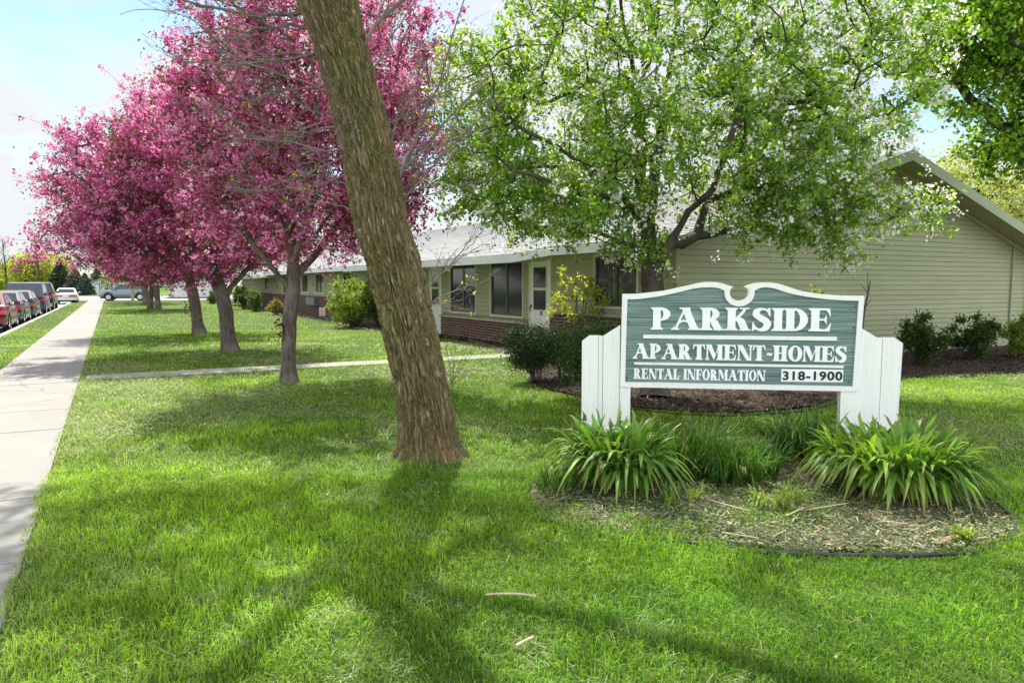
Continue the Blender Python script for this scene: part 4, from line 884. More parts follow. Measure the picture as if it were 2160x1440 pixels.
# ------------------------------------------------------------------ sign
def sign():
    PL = PD(1309, 815, 7.5); PR = PD(1809, 823.5, 7.19); PR[2] = PL[2]
    W = np.linalg.norm(PR-PL); ux = (PR-PL)/W; uz = np.array([0, 0, 1.]); nn = np.cross(ux, uz)  # toward the viewer
    if nn@(CAM-PL) < 0: nn = -nn
    base = (PL+PR)/2; base[2] = 0; ang = math.atan2(ux[1], ux[0])
    root = thing('entrance_sign', 'white-framed teal wooden sign for apartment homes, lettered in white', 'sign', base, ang)
    ZB = PL[2]; KU = W/1439.0
    def S(x, y_):  # zoom pixel -> local (u along the board, height)
        t = (x-366)/1439.0; yb = 720+(x-362)*32/1428.0; dd = 7.5+(7.19-7.5)*t
        return ((x-366)*KU-W/2, ZB+(yb-y_)/2.842/F*dd)
    X3 = np.array
    ex_, ey_, ez_ = X3([1., 0, 0]), X3([0, -1., 0]), X3([0, 0, 1.])     # local: -Y faces the viewer
    def arc(cx, cy_, rx, ry, a0, a1, n=16): return [(cx+rx*math.cos(math.radians(a)), cy_-ry*math.sin(math.radians(a))) for a in np.linspace(a0, a1, n)]
    def curve(pts, n=6): return list(map(tuple, sm(pts, n, False)))
    outerL = curve([(370,166),(450,166),(540,158),(640,146),(760,122),(840,104),(900,98),(960,102),(1010,116),(1052,128)])
    outerR = curve([(1112,128),(1150,112),(1205,103),(1280,104),(1350,120),(1440,150),(1540,168),(1640,178),(1730,182),(1818,183)])
    notch_o = arc(1084, 162, 57, 48, 142, 398, 22)
    innerL = curve([(402,199),(480,196),(600,181),(700,162),(790,141),(860,131),(930,131),(975,140),(997,152)])
    innerR = curve([(1176,152),(1196,140),(1230,132),(1290,138),(1380,166),(1480,187),(1600,202),(1700,210),(1785,213)])
    notch_i = arc(1086, 164, 90, 79, 174, 366, 22)
    outer = outerL+notch_o[::1]+outerR+[(1795,752),(362,720)]
    inner = innerL+notch_i+innerR+[(1768,722),(394,690)]
    op = [S(*q) for q in outer]; ip = [S(*q) for q in inner]
    # teal field
    MB().prism([S(*q) for q in ([(385,185)]+innerL[1:]+notch_i+innerR[:-1]+[(1800,200),(1782,738),(380,706)])], (0,0,0), ex_, ez_, ey_, -.02, .02).build('panel', M['teal'], root)
    # frame ring: resample both outlines to equal counts by segment
    def rsmp(seg, n):
        P = X3(seg); L = np.concatenate([[0], np.cumsum(np.linalg.norm(np.diff(P, axis=0), axis=1))]); t = np.linspace(0, L[-1], n); return np.stack([np.interp(t, L, P[:, 0]), np.interp(t, L, P[:, 1])], -1)
    O = np.vstack([rsmp(outerL, 60)[:-1], rsmp([outerL[-1]]+notch_o+[outerR[0]], 60), rsmp(outerR, 60)[1:], rsmp([(1818,183),(1795,752)], 8)[1:], rsmp([(1795,752),(362,720)], 8)[1:], rsmp([(362,720),(370,166)], 8)[1:-1]])
    I = np.vstack([rsmp(innerL, 60)[:-1], rsmp([innerL[-1]]+notch_i+[innerR[0]], 60), rsmp(innerR, 60)[1:], rsmp([(1785,213),(1768,722)], 8)[1:], rsmp([(1768,722),(394,690)], 8)[1:], rsmp([(394,690),(402,199)], 8)[1:-1]])
    k = len(O); oo = X3([S(*q) for q in O]); ii = X3([S(*q) for q in I])
    def lay(P, y_): return np.stack([P[:, 0], np.full(len(P), y_), P[:, 1]], -1)
    V = np.vstack([lay(oo, -.038), lay(ii, -.038), lay(oo, .03), lay(ii, .0)]); f = []
    for a in range(k):
        b = (a+1) % k; f += [(a, b, k+b, k+a), (2*k+b, 2*k+a, 3*k+a, 3*k+b), (b, a, 2*k+a, 2*k+b), (k+a, k+b, 3*k+b, 3*k+a)]
    MB().add(V, f).build('frame', M['white'], root)
    # ---- lettering
    def rect(x0, y0, x1, y1): return [(x0, y0), (x1, y0), (x1, y1), (x0, y1)]
    w, sf, th = .27, .085, .075
    def serif(x0, x1, top=False, e=.085):
        p = [(x0-e, 0), (x1+e, 0), (x1+e, .045), (x1+e*.35, .085), (x1, .15), (x0, .15), (x0-e*.35, .085), (x0-e, .045)]
        return [(a, 1-b) for a, b in p][::-1] if top else p
    def stem(x): return [rect(x, .02, x+w, .98), serif(x, x+w), serif(x, x+w, True)]
    def bowl(x, cy_, ro, rx, io, ix, a0=-90, a1=90, sh=0):
        o_ = [(x+rx*math.cos(math.radians(a)), cy_+ro*math.sin(math.radians(a))) for a in np.linspace(a0, a1, 18)]; i_ = [(x+ix*math.cos(math.radians(a)), cy_+sh+io*math.sin(math.radians(a))) for a in np.linspace(a1, a0, 18)]
        return o_+i_
    def stroke(pts, ws):
        P = sm(pts, 7, False); Wd = np.interp(np.linspace(0, 1, len(P)), np.linspace(0, 1, len(ws)), ws); T = np.gradient(P, axis=0); T /= np.linalg.norm(T, axis=1)[:, None]+1e-9; N_ = np.stack([-T[:, 1], T[:, 0]], -1)
        return list(map(tuple, P+N_*Wd[:, None]/2))+list(map(tuple, (P-N_*Wd[:, None]/2)[::-1]))
    def glyph(c):
        x = .085
        if c == 'I': return stem(x), w+.17
        if c == 'P': return stem(x)+[bowl(x+w-.02, .70, .30, .36, .215, .115), [(x+w-.02, .40), (x+w+.12, .425), (x+w+.12, .5), (x+w-.02, .485)]], .76
        if c == 'R': return stem(x)+[bowl(x+w-.02, .72, .28, .34, .20, .10), stroke([(x+w+.03, .47), (x+w+.14, .36), (x+w+.24, .14), (x+w+.36, .04)], [.12, .26, .25, .16]), rect(x+w+.12, 0, x+w+.50, .06)], .90
        if c == 'D': return stem(x)+[bowl(x+w-.02, .5, .5, .47, .415, .21)], .86
        if c == 'E': return stem(x)+[rect(x+w-.02, .915, .70, 1), rect(x+w-.02, 0, .70, .085), rect(x+w-.02, .47, .58, .545), [(.56, .93), (.70, 1), (.73, .66), (.70, .66), (.66, .80)], [(.52, .0), (.70, 0), (.75, .36), (.72, .36), (.64, .18), (.54, .07)], [(.50, .5), (.60, .72), (.60, .30)]], .80
        if c == 'F': return stem(x)+[rect(x+w-.02, .915, .66, 1), rect(x+w-.02, .47, .56, .545), [(.52, .93), (.66, 1), (.70, .64), (.67, .64), (.62, .80)], [(.48, .5), (.58, .70), (.58, .31)]], .72
        if c == 'L': return stem(x)+[rect(x+w-.02, 0, .64, .085), [(.46, .0), (.64, 0), (.70, .40), (.67, .40), (.59, .2), (.48, .07)]], .74
        if c == 'T': return stem(.26)+[rect(.05, .91, .74, 1), [(.06, 1), (.20, .93), (.12, .82), (.05, .66), (.015, .66)], [(.59, .93), (.73, 1), (.775, .66), (.74, .66), (.67, .82)]], .79
        if c == 'H': return stem(x)+stem(x+w+.17)+[rect(x+w-.01, .47, x+w+.18, .55)], 2*w+.34+.02
        if c == 'N': return [stroke([(x+.05, .02), (x+.05, .5), (x+.05, .98)], [.085]*3), serif(x+.01, x+.09), [(x-.07, 1), (x+.26, 1), (.86, .0), (.60, .0), (x-.02, .93)], stroke([(.82, .0), (.82, .5), (.82, .98)], [.085]*3), serif(.78, .86, True, .10)], .95
        if c == 'M': return [stroke([(.12, .02), (.12, .5), (.12, .98)], [.085]*3), serif(.08, .16), [(.02, 1), (.36, 1), (.60, .34), (.50, .02), (.10, .9), (.02, .95)], [(.50, .02), (.56, .12), (.84, 1), (.78, 1)], rect(.74, .02, 1.0, .99), serif(.74, 1.0), serif(.76, 1.0, True, .08)], 1.10
        if c == 'A': return [[(.10, .02), (.19, .02), (.50, .93), (.42, .93)], [(.34, .99), (.62, .99), (.94, .02), (.66, .02), (.38, .88)], rect(.28, .93, .66, 1), serif(.09, .18, False, .10), serif(.66, .92, False, .08), stroke([(.24, .30), (.40, .40), (.58, .36), (.70, .24)], [.07, .08, .08, .07])], 1.02
        if c == 'K': return stem(x)+[stroke([(x+w-.02, .44), (x+w+.16, .68), (x+w+.32, .93)], [.12, .10, .10]), rect(x+w+.14, .94, x+w+.47, 1), stroke([(x+w+.04, .52), (x+w+.18, .42), (x+w+.28, .16), (x+w+.36, .03)], [.14, .27, .26, .2]), rect(x+w+.12, 0, x+w+.52, .06)], .92
        if c == 'O': return [bowl(.43, .5, .52, .41, .42, .16, 0, 360)], .86
        if c == 'S': return [stroke([(.60, .78), (.50, .92), (.33, .95), (.19, .86), (.17, .70), (.32, .56), (.48, .44), (.55, .28), (.47, .10), (.30, .04), (.16, .12), (.07, .28)], [.06, .09, .11, .22, .24, .26, .27, .25, .22, .12, .09, .05]), [(.57, 1.0), (.645, 1.0), (.645, .64), (.61, .64), (.53, .85)], [(.03, 0), (.09, 0), (.16, .12), (.08, .36), (.04, .36)]], .72
        if c == '-': return [[(.04, .36), (.10, .50), (.17, .53), (.34, .47), (.42, .53), (.36, .36), (.28, .32), (.16, .38)]], .44
        return [], .40
    def line(text, p0, p1, cap, name, sq=1.0, gap=-.01):
        """text from zoom-pixel p0 (baseline left) to p1 (baseline right), cap height in zoom pixels"""
        tot = sum(glyph(c)[1] for c in text)+gap*(len(text)-1); a = X3(S(*p0)); b = X3(S(*p1)); d = (b-a)/tot; hh = X3([0, cap/2.842/F*7.35]); mb = MB(); cur = 0; i = 0
        for c in text:
            P, adv = glyph(c)
            for poly in P:
                q = X3(poly); uv = a+(q[:, :1]+cur)*d+q[:, 1:2]*hh
                area = np.sum(uv[:, 0]*np.roll(uv[:, 1], -1)-uv[:, 1]*np.roll(uv[:, 0], -1))
                if area < 0: uv = uv[::-1]
                mb.prism(uv, (0,0,0), ex_, ez_, ey_, .0195, .0335+.00035*(i % 9)); i += 1
            cur += adv+gap
        mb.build(name, M['letter'], root)
    line('PARKSIDE', (548, 378), (1640, 394), 134, 'lettering', gap=-.03)
    line('APARTMENT-HOMES', (440, 550), (1732, 578), 92, 'lettering', gap=-.02)
    line('RENTAL INFORMATION', (446, 671), (1254, 689), 64, 'lettering', gap=-.01)
    for (x0, y0, x1, y1, x2, y2, x3, y3) in [(503,408,1668,425,1667,449,503,430),(450,572,1713,597,1712,612,450,586)]:
        MB().prism([S(x3, y3), S(x2, y2), S(x1, y1), S(x0, y0)], (0,0,0), ex_, ez_, ey_, .0198, .036).build('divider', M['white'], root)
    pl = MB().prism([S(1348, 692), S(1712, 697), S(1713, 622), S(1349, 617)], (0,0,0), ex_, ez_, ey_, .0198, .028).build('number_plate', M['letter'], root)
    cu = bpy.data.curves.new('ph', 'FONT'); cu.body = '318-1900'; cu.size = 1; cu.extrude = .02; cu.offset = .032; cu.space_character = 1.12; t = bpy.data.objects.new('ph', cu); COL.objects.link(t); bpy.context.view_layer.update()
    me = bpy.data.meshes.new_from_object(t); bpy.data.objects.remove(t); me.materials.clear(); me.materials.append(M['blackp'])
    vs = np.array([v.co for v in me.vertices]); lo, hi = vs.min(0), vs.max(0); a = X3(S(1357, 684)); b = X3(S(1708, 688)); top = S(1357, 629)[1]-a[1]
    for v in me.vertices:
        u = (v.co.x-lo[0])/(hi[0]-lo[0]); h_ = (v.co.y-lo[1])/(hi[1]-lo[1]); q = a+(b-a)*u; v.co = (q[0], -.0285-(.0035 if v.co.z > 0 else 0), q[1]+h_*top)
    dg = bpy.data.objects.new('digits', me); COL.objects.link(dg); dg.parent = pl
    for (x, y_) in [(414,230),(411,330),(404,487),(403,663),(403,676),(1771,247),(1764,372),(1758,500),(1745,696)]:
        u, v = S(x, y_); MB().tube([(u, -.019, v), (u, -.026, v)], .0065, 8, cap=True).build('bolt', M['blackp'], root)
    # posts and wings
    def board(poly, name, y0, y1): MB().prism([S(*q) for q in poly], (0,0,0), ex_, ez_, ey_, y0, y1).build(name, M['white'], root)
    GL = 720+ZB/ (1/2.842/F*7.45); GR = 752+ZB/(1/2.842/F*7.2)
    board([(363, GL+8), (428, GL+8), (428, 722), (363, 722)], 'post', -.07, .028)
    board([(1702, GR+5), (1790, GR+5), (1790, 752), (1702, 750)], 'post', -.07, .028)
    board([(118, GL), (222, GL), (222, 413), (165, 412), (118, 446)], 'wing_board', -.035, .004)
    board([(224.5, GL), (251, GL), (251, 416), (238, 414), (224.5, 413)], 'wing_board', -.035, .001)
    board([(253.5, GL), (360, GL), (360, 352), (253.5, 415)], 'wing_board', -.03, .012)
    board([(1792, GR), (1905, GR), (1908, 433), (1816, 378), (1816, 400), (1792, 760)][::1], 'wing_board', -.03, .012)
    board([(1907.5, GR), (1933, GR), (1937, 433), (1910.5, 434)], 'wing_board', -.035, .001)
    board([(1935.5, GR), (2040, GR), (2055, 466), (2005, 432), (1939.5, 432)], 'wing_board', -.035, .004)
sign()
# ------------------------------------------------------------------ strap-leaved plants
def lily(name, label, loc, rx, ry, nf, H, seed, cols, wd=.013, droop=1.0, per=9):
    r = rs(seed); o = tag(bpy.data.objects.new('x', None), '', '') if False else None; mb = MB()
    for _ in range(nf):
        while True:
            a = r.uniform(-1, 1, 2)
            if a@a < 1: break
        c = np.array([a[0]*rx, a[1]*ry, .0]); out = np.array([a[0], a[1], 0])*.9; fa = r.uniform(0, 6.28); col0 = np.array(cols[r.randint(len(cols))])
        for k in range(per):
            az = fa+(0 if k % 2 else math.pi)+r.normal(0, .8); tilt = .08+.40*r.rand()+.08*k/per; d = np.array([math.cos(az), math.sin(az), 0])*tilt+out*.32; L = H*r.uniform(.55, 1.3); n = 9; t = np.linspace(0, 1, n)[:, None]
            up = np.array([0, 0, 1.]); hd = d/(np.linalg.norm(d)+1e-6); bend = droop*r.uniform(.12, .85)
            ctr = c+d*L*t*.55+up*L*t*.95+(hd*.42*t**2.4-up*.85*t**3.2)*L*bend+r.normal(0, .004, (n, 3))
            T = np.gradient(ctr, axis=0); s = np.cross(T, up); s /= np.linalg.norm(s, axis=1)[:, None]+1e-6; N_ = np.cross(s, T); N_ /= np.linalg.norm(N_, axis=1)[:, None]+1e-6
            w = wd*r.uniform(.7, 1.25)*np.interp(t[:, 0], [0, .25, .6, .85, 1], [.6, 1, .95, .6, .04])[:, None]
            v = np.stack([ctr-s*w+N_*w*.45, ctr, ctr+s*w+N_*w*.45], 1).reshape(-1, 3); i = np.arange(n-1)[:, None]*3
            f = np.vstack([np.hstack([i, i+1, i+4, i+3]), np.hstack([i+1, i+2, i+5, i+4])]); cc = col0*r.uniform(.7, 1.35); cc = cc*(.6, .55, .5)+np.array([.16, .12, .04]) if r.rand() < .05 else cc; 
            g_ = np.repeat(np.where(t > .93, .0, 1.0), 3, 0); cv = cc*g_+np.array([.30, .26, .10])*(1-g_)*1.0
            mb.add(v, f, cv)
    return mb
lc = [(.10, .22, .035), (.14, .28, .04), (.07, .17, .03), (.19, .33, .06)]
def plant(name, label, px, py, rx, ry, nf, H, seed, cols, **k):
    q = G(px, py); mb = lily(name, label, q, rx, ry, nf, H, seed, cols, **k); o = mb.build(name, M['strap'], None, True); o.location = (q[0], q[1], .01); return tag(o, label, 'plant')
plant('day_lily', 'large clump of arching day lily leaves under the left end of the sign', 1303, 1030, .17, .28, 84, .60, 1, lc, wd=.024, droop=1.3)
plant('day_lily', 'biggest and brightest clump of day lily leaves under the right end of the sign', 1880, 1035, .36, .36, 150, .56, 2, [(.13, .27, .035), (.19, .34, .045), (.10, .22, .035), (.26, .40, .07)], wd=.025, droop=1.3)
plant('day_lily', 'darker day lily clump behind the biggest one, just left of the right post', 1690, 975, .22, .2, 24, .52, 3, [(.06, .14, .03), (.08, .17, .03)])
plant('tall_grass', 'fine dark grassy clump right of the left day lily', 1450, 1005, .38, .26, 90, .50, 4, [(.05, .13, .022), (.07, .16, .03)], wd=.006, droop=.7)
plant('tall_grass', 'low yellow-green grass tuft in the gap between the two lily clumps', 1640, 1068, .22, .14, 22, .20, 5, [(.18, .28, .05), (.24, .34, .07)], wd=.005, droop=1.2)
plant('tall_grass', 'thin grassy fringe at the left foot of the left day lily', 1185, 1040, .16, .2, 20, .26, 6, [(.07, .16, .03), (.10, .2, .03)], wd=.005, droop=.7)
plant('tall_grass', 'loose grass growing at the middle of the lily bed under the sign', 1570, 1015, .34, .2, 66, .38, 7, [(.06, .15, .03), (.08, .18, .03)], wd=.006, droop=.9)
plant('tall_grass', 'small light tuft near the front of the left lily clump', 1430, 1065, .20, .12, 14, .17, 8, [(.16, .26, .05), (.2, .3, .06)], wd=.005, droop=1.2)
plant('weed', 'little yellow-green weed inside the right front corner of the lily bed', 2030, 1142, .07, .06, 14, .09, 9, [(.24, .34, .05), (.3, .4, .07)], wd=.007, droop=.8)
# dead stems and sticks
def stick(name, label, pts, rad, cat='stick'): return tag(MB().tube(sm(X3_(pts), 3, False), rad, 6, cap=True).build(name, M['stick'], None, True), label, cat)
def X3_(p): return np.array([list(q) for q in p], float)
stick('dry_stick', 'long pale dry stick lying on the lawn in the foreground', [G(1025, 1253, .045), G(1060, 1251, .05), G(1100, 1252, .048), G(1131, 1257, .045)], .006)
stick('dry_stick', 'short pale stick lying on the lawn near the bottom edge', [G(1088, 1361, .04), G(1106, 1351, .05), G(1125, 1342, .045)], .006)
for i, (a, b, lb) in enumerate([((1490, 1052), (1585, 1078), 'straw-coloured stem lying between the lily clumps'), ((1860, 1098), (1915, 1104), 'pale dead stalk in front of the biggest lily clump'), ((1523, 1122), (1600, 1134), 'dry stalk lying near the edging in the middle of the bed'), ((1700, 1075), (1790, 1060), 'dead stem half under the biggest lily clump')]):
    stick('dry_stalk', lb, [G(*a, .03), G((a[0]+b[0])/2, (a[1]+b[1])/2, .045), G(*b, .03)], .004, 'stalk')
# yard signs
def ysign(name, label, px, py, w, h, m, stripe=None):
    q = G(px, py); d = (q-CAM)@FW; s = d/F; o = thing(name, label, 'sign', q, -YAW*0+math.radians(-20)); W, H = w*s, h*s
    MB().box((-W/2, -.006, .12), (W/2, .006, .12+H)).build('board', M[m], o); MB().tube([(-W*.3, .01, 0), (-W*.3, .01, .2)], .006, 5).build('stake', M['alloy'], o); MB().tube([(W*.3, .01, 0), (W*.3, .01, .2)], .006, 5).build('stake', M['alloy'], o)
    if stripe:
        mb = MB()
        for i in range(4):
            z0 = .12+H*(.16+.2*i); mb.prism([(-W*.42, z0), (W*.42, z0+H*.05), (W*.42, z0+H*.15), (-W*.42, z0+H*.10)], (0,0,0), (1,0,0), (0,0,1), (0,-1,0), .0065, .008)
        mb.build('print', M[stripe], o)
ysign('yard_sign', 'small white sign with orange printed bands before the brick base', 680, 671, 12, 17, 'doorw', 'orange')
ysign('yard_sign', 'small white sign with grey print standing by the bronze shrub', 588, 658, 10, 15, 'doorw', 'grey')
# tan pole
q = G(280, 636); MBp = MB().tube([(0, 0, 0), (0, 0, 2.6)], .14, 10).tube([(0, 0, 2.6), (0, 0, 7)], [.14, .11], 10)
o = MBp.build('utility_pole', M['pole'], None, True); o.location = tuple(q); tag(o, 'tan wooden pole beside the grey crossing car', 'pole')
# ------------------------------------------------------------------ far houses
def house(name, label, loc, rz, Lx, Ly, H, rh, wall, doors=()):
    o = thing(name, label, 'house', loc, rz); P = [(-Lx/2, 0), (Lx/2, 0), (Lx/2, H), (0, H+rh), (-Lx/2, H)]
    MB().prism(P, (0,0,0), (1,0,0), (0,0,1), (0,1,0), 0, Ly).build('wall', M[wall], o)
    mb = MB()
    for s in (-1, 1):
        a = np.array([s*(Lx/2+.5), H-.5*rh/(Lx/2)+.02]); b = np.array([0, H+rh+.02]); mb.add([(a[0], -.4, a[1]), (b[0], -.4, b[1]), (b[0], Ly+.4, b[1]), (a[0], Ly+.4, a[1]), (a[0], -.4, a[1]+.15), (b[0], -.4, b[1]+.15), (b[0], Ly+.4, b[1]+.15), (a[0], Ly+.4, a[1]+.15)], [(0,1,2,3),(7,6,5,4),(0,4,5,1),(3,2,6,7),(0,3,7,4)])
    mb.build('roof', M['roofd'], o)
    for (x0, x1, z1) in doors:
        d = MB().box((x0, -.04, .02), (x1, -.002, z1)).build('garage_door', M['house'], o); MB().box((x0-.1, -.05, 0), (x0, -.001, z1+.1)).box((x1, -.05, 0), (x1+.1, -.001, z1+.1)).box((x0, -.05, z1), (x1, -.001, z1+.1)).build('door_surround', M['grey'], d)
q = PD(226, 617, 142); house('garage', 'white gabled garage at the end of the street', (q[0], q[1], -.15), -YAW-.05, 6.2, 7, 2.1, .95, 'house', [(-.9, 2.6, 1.8), (-2.3, -1.5, 1.8)])
q = PD(392, 626, 95); house('house', 'grey-white house wall glimpsed between the crab apple trunks', (q[0]+1.5, q[1], 0), 0, 6, 9, 2.3, 1.2, 'houseg')
# ------------------------------------------------------------------ vehicles (nose towards +Y)
def wheel(mb, rim, x, y, R, s, w=.2):
    a = np.linspace(0, 2*np.pi, 24, endpoint=False); prof = [(-w/2, R*.62), (-w/2, R*.93), (-w/2+.03, R), (w/2-.03, R), (w/2, R*.93), (w/2, R*.62)]; V = []
    for (dx, rr) in prof: V.append(np.stack([np.full(24, x+dx*s), y+rr*np.cos(a), R+rr*np.sin(a)], -1))
    V = np.vstack(V); f = [(k*24+i, k*24+(i+1) % 24, (k+1)*24+(i+1) % 24, (k+1)*24+i) for k in range(5) for i in range(24)]; mb.add(V, f)
    xo = x+s*(w/2-.02); rim.tube([(xo-s*.03, y, R), (xo, y, R)], R*.62, 20, cap=True)
    for k in range(5):
        t = k*2*np.pi/5; c, s_ = math.cos(t), math.sin(t); rim.tube([(xo+s*.012, y+c*R*.1, R+s_*R*.1), (xo+s*.012, y+c*R*.58, R+s_*R*.58)], R*.07, 5)
def car(name, label, loc, rz, prof, cab, W, wh, mat, R=.32, suv=False, pick=False, group='vehicles along the street', lowtail=False):
    """prof: (y, zbottom, zbelt, halfwidth fraction); cab: (y0 base rear, y1 roof rear, y2 roof front, y3 base front, zroof)"""
    o = thing(name, label, 'car' if not pick else 'pickup truck', loc, rz, group); mb = MB(); V = []; h = W/2; ring = 11
    P = np.array(prof, float); Y = np.linspace(P[0, 0], P[-1, 0], 44); zb = np.interp(Y, P[:, 0], P[:, 1]); zt = np.interp(Y, P[:, 0], P[:, 2]); hw = np.interp(Y, P[:, 0], P[:, 3])*h
    for y_, b, t, w_ in zip(Y, zb, zt, hw):
        for wy in wh:
            dy = abs(y_-wy)
            if dy < R*1.18: b = max(b, R+math.sqrt(max(0, (R*1.18)**2-dy*dy))*.98)
        b = min(b, t-.08)
        for (fx, fz) in [(-.9, 0), (-.99, .12), (-1.0, .45), (-.985, .75), (-.94, .96), (-.55, 1.02), (0, 1.035), (.55, 1.02), (.94, .96), (.985, .75), (1.0, .45), (.99, .12), (.9, 0)]: V.append((fx*w_, y_, b+(t-b)*fz))
    ring = 13; n = len(Y); f = [(i*ring+k, (i+1)*ring+k, (i+1)*ring+k+1, i*ring+k+1) for i in range(n-1) for k in range(ring-1)]; mb.add(V, f)
    mb.ng = [[k for k in range(ring)], [(n-1)*ring+k for k in range(ring)][::-1]]; mb.build('body', mat, o, True)
    MB().box((-h*.86, P[0, 0]+.15, .22), (h*.86, P[-1, 0]-.2, .62)).build('underbody', M['rubber'], o)
    y0, y1, y2, y3, zr = cab; zb0 = np.interp(y0, P[:, 0], P[:, 2])-.02; zb3 = np.interp(y3, P[:, 0], P[:, 2])-.02; wb = h*.92; wr = h*(.74 if not suv else .82)
    K = np.array([(-wb, y0, zb0), (wb, y0, zb0), (wb, y3, zb3), (-wb, y3, zb3), (-wr, y1, zr), (wr, y1, zr), (wr, y2, zr), (-wr, y2, zr)])
    c = MB(); c.add(K, [(0, 1, 5, 4), (1, 2, 6, 5), (2, 3, 7, 6), (3, 0, 4, 7)]); 
    top = np.array([(-wr, y1, zr), (wr, y1, zr), (wr, y2, zr), (-wr, y2, zr), (-wr*.86, y1+.12, zr+.045), (wr*.86, y1+.12, zr+.045), (wr*.86, y2-.15, zr+.045), (-wr*.86, y2-.15, zr+.045)]); c.add(top, [(4, 5, 6, 7), (0, 1, 5, 4), (1, 2, 6, 5), (2, 3, 7, 6), (3, 0, 4, 7)]); c.build('roof', mat, o)
    def pan(i, j, k, l, u0, u1, v0, v1, off, name):
        A, B, C_, D = K[i], K[j], K[k], K[l]; f_ = lambda u, v: (A*(1-u)+B*u)*(1-v)+(D*(1-u)+C_*u)*v; q = [f_(u0, v0), f_(u1, v0), f_(u1, v1), f_(u0, v1)]; N_ = np.cross(q[1]-q[0], q[3]-q[0]); N_ /= np.linalg.norm(N_); q = [p+N_*off for p in q]; back = [p-N_*off*1.5 for p in q]
        MB().add(q+back, [(0, 1, 2, 3), (0, 4, 5, 1), (1, 5, 6, 2), (2, 6, 7, 3), (3, 7, 4, 0)]).build(name, M['carglass'], o)
    if suv == 'split': pan(0, 1, 5, 4, .08, .48, .14, .88, .008, 'rear_window'); pan(0, 1, 5, 4, .52, .92, .14, .88, .008, 'rear_window')
    else: pan(0, 1, 5, 4, .08, .92, .10, .90, .008, 'rear_window')
    pan(2, 3, 7, 6, .06, .94, .08, .92, .008, 'windscreen')
    if not pick:
        ms = (.04, .48, .52, .96) if not suv else (.04, .32, .35, .64)
        for (i, j, k, l) in ((1, 2, 6, 5), (3, 0, 4, 7)):
            pan(i, j, k, l, .06, .47, .10, .88, .008, 'side_window'); pan(i, j, k, l, .50, .93, .10, .88, .008, 'side_window')
    else:
        for (i, j, k, l) in ((1, 2, 6, 5), (3, 0, 4, 7)): pan(i, j, k, l, .08, .92, .10, .88, .008, 'side_window')
    for wy in wh:
        for s in (-1, 1):
            t, rm = MB(), MB(); wheel(t, rm, s*(h-.12), wy, R, s); tt = t.build('wheel', M['rubber'], o, True); rm.build('rim', M['alloy'], tt)
    yr = P[0, 0]; zt0 = P[0, 2]; yf = P[-1, 0]; 
    for s in (-1, 1):
        zl = zt0-.30 if not lowtail else zt0-.26; hh = .20 if not (suv or pick) else .34
        if lowtail: MB().box((s*h*.30 if s > 0 else -h*.90, yr-.035, zl), (h*.90 if s > 0 else -h*.30, yr+.02, zl+.13)).build('tail_light', M['taillight'], o)
        else: MB().box((min(s*h*.72, s*h*.975), yr-.03, zl+.06), (max(s*h*.72, s*h*.975), yr+.10, zl+hh)).build('tail_light', M['taillight'], o)
        MB().box((min(s*h*.55, s*h*.93), yf-.12, P[-1, 2]-.24), (max(s*h*.55, s*h*.93), yf+.02, P[-1, 2]-.08)).build('headlight', M['headlight'], o)
        mz = np.interp(y3-.35, P[:, 0], P[:, 2])+.08; MB().box((min(s*h*.95, s*(h+.16)), y3-.55, mz-.05), (max(s*h*.95, s*(h+.16)), y3-.42, mz+.09)).build('mirror', mat, o)
    MB().box((-h*.93, yr-.09, .36), (h*.93, yr+.05, .56)).build('bumper', M['alloy'] if pick or lowtail else mat, o)
    MB().box((-.16, yr-.045 if not lowtail else yr-.095, zt0-.30), (.16, yr-.02, zt0-.19)).build('number_plate', M['doorw'], o)
    return o
sed = [(-2.3, .38, .92, .86), (-2.15, .26, 1.0, .95), (-1.5, .22, 1.02, 1), (0, .2, .96, 1), (1.2, .22, .93, 1), (1.9, .25, .82, .94), (2.25, .32, .66, .80)]
scab = (-1.75, -1.05, .25, 1.15, 1.42)
X_ = -4.15
car('parked_car', 'dark red car parked at the kerb, nearest to the camera', (X_, 34.1, RZ), 0, sed, scab, 1.78, (-1.35, 1.38), paint('red_paint', (.13, .006, .010)))
car('parked_car', 'grey-green low car parked in front of the red one', (X_, 39.6, RZ), 0, sed, scab, 1.78, (-1.35, 1.38), paint('green_grey', (.045, .06, .055)))
car('parked_car', 'dark grey sedan with red tail lights parked behind the blue vehicle', (X_, 45.2, RZ), 0, sed, scab, 1.8, (-1.35, 1.38), paint('dark_grey', (.022, .023, .026)))
su = [(-2.35, .42, 1.08, .93), (-2.2, .34, 1.12, .98), (0, .32, 1.10, 1), (1.3, .34, 1.08, 1), (2.1, .38, .98, .95), (2.35, .42, .8, .86)]
car('parked_suv', 'tall dark blue sport utility vehicle with white-topped roof parked at the kerb', (X_, 51.2, RZ), 0, su, (-2.25, -2.0, .55, 1.25, 1.83), 1.95, (-1.4, 1.45), paint('blue_paint', (.03, .05, .10)), .37, 'split')
pk_ = [(-2.8, .55, 1.12, .95), (-2.7, .48, 1.15, 1), (0, .44, 1.15, 1), (1.4, .46, 1.13, 1), (2.4, .5, 1.05, .96), (2.7, .55, .85, .9)]
car('pickup_truck', 'black pickup truck with bright rear bumper, farthest of the kerbside vehicles', (X_, 58.2, RZ), 0, pk_, (-.75, -.55, .75, 1.4, 1.86), 1.98, (-1.75, 1.75), paint('black_paint', (.02, .02, .024)), .40, False, True)
ws = [(-2.5, .4, .92, .93), (-2.35, .3, .98, .98), (-1.4, .26, 1.0, 1), (1, .26, .92, 1), (2.3, .32, .8, .94), (2.5, .36, .7, .9)]
q = PD(140, 638, 66.0)
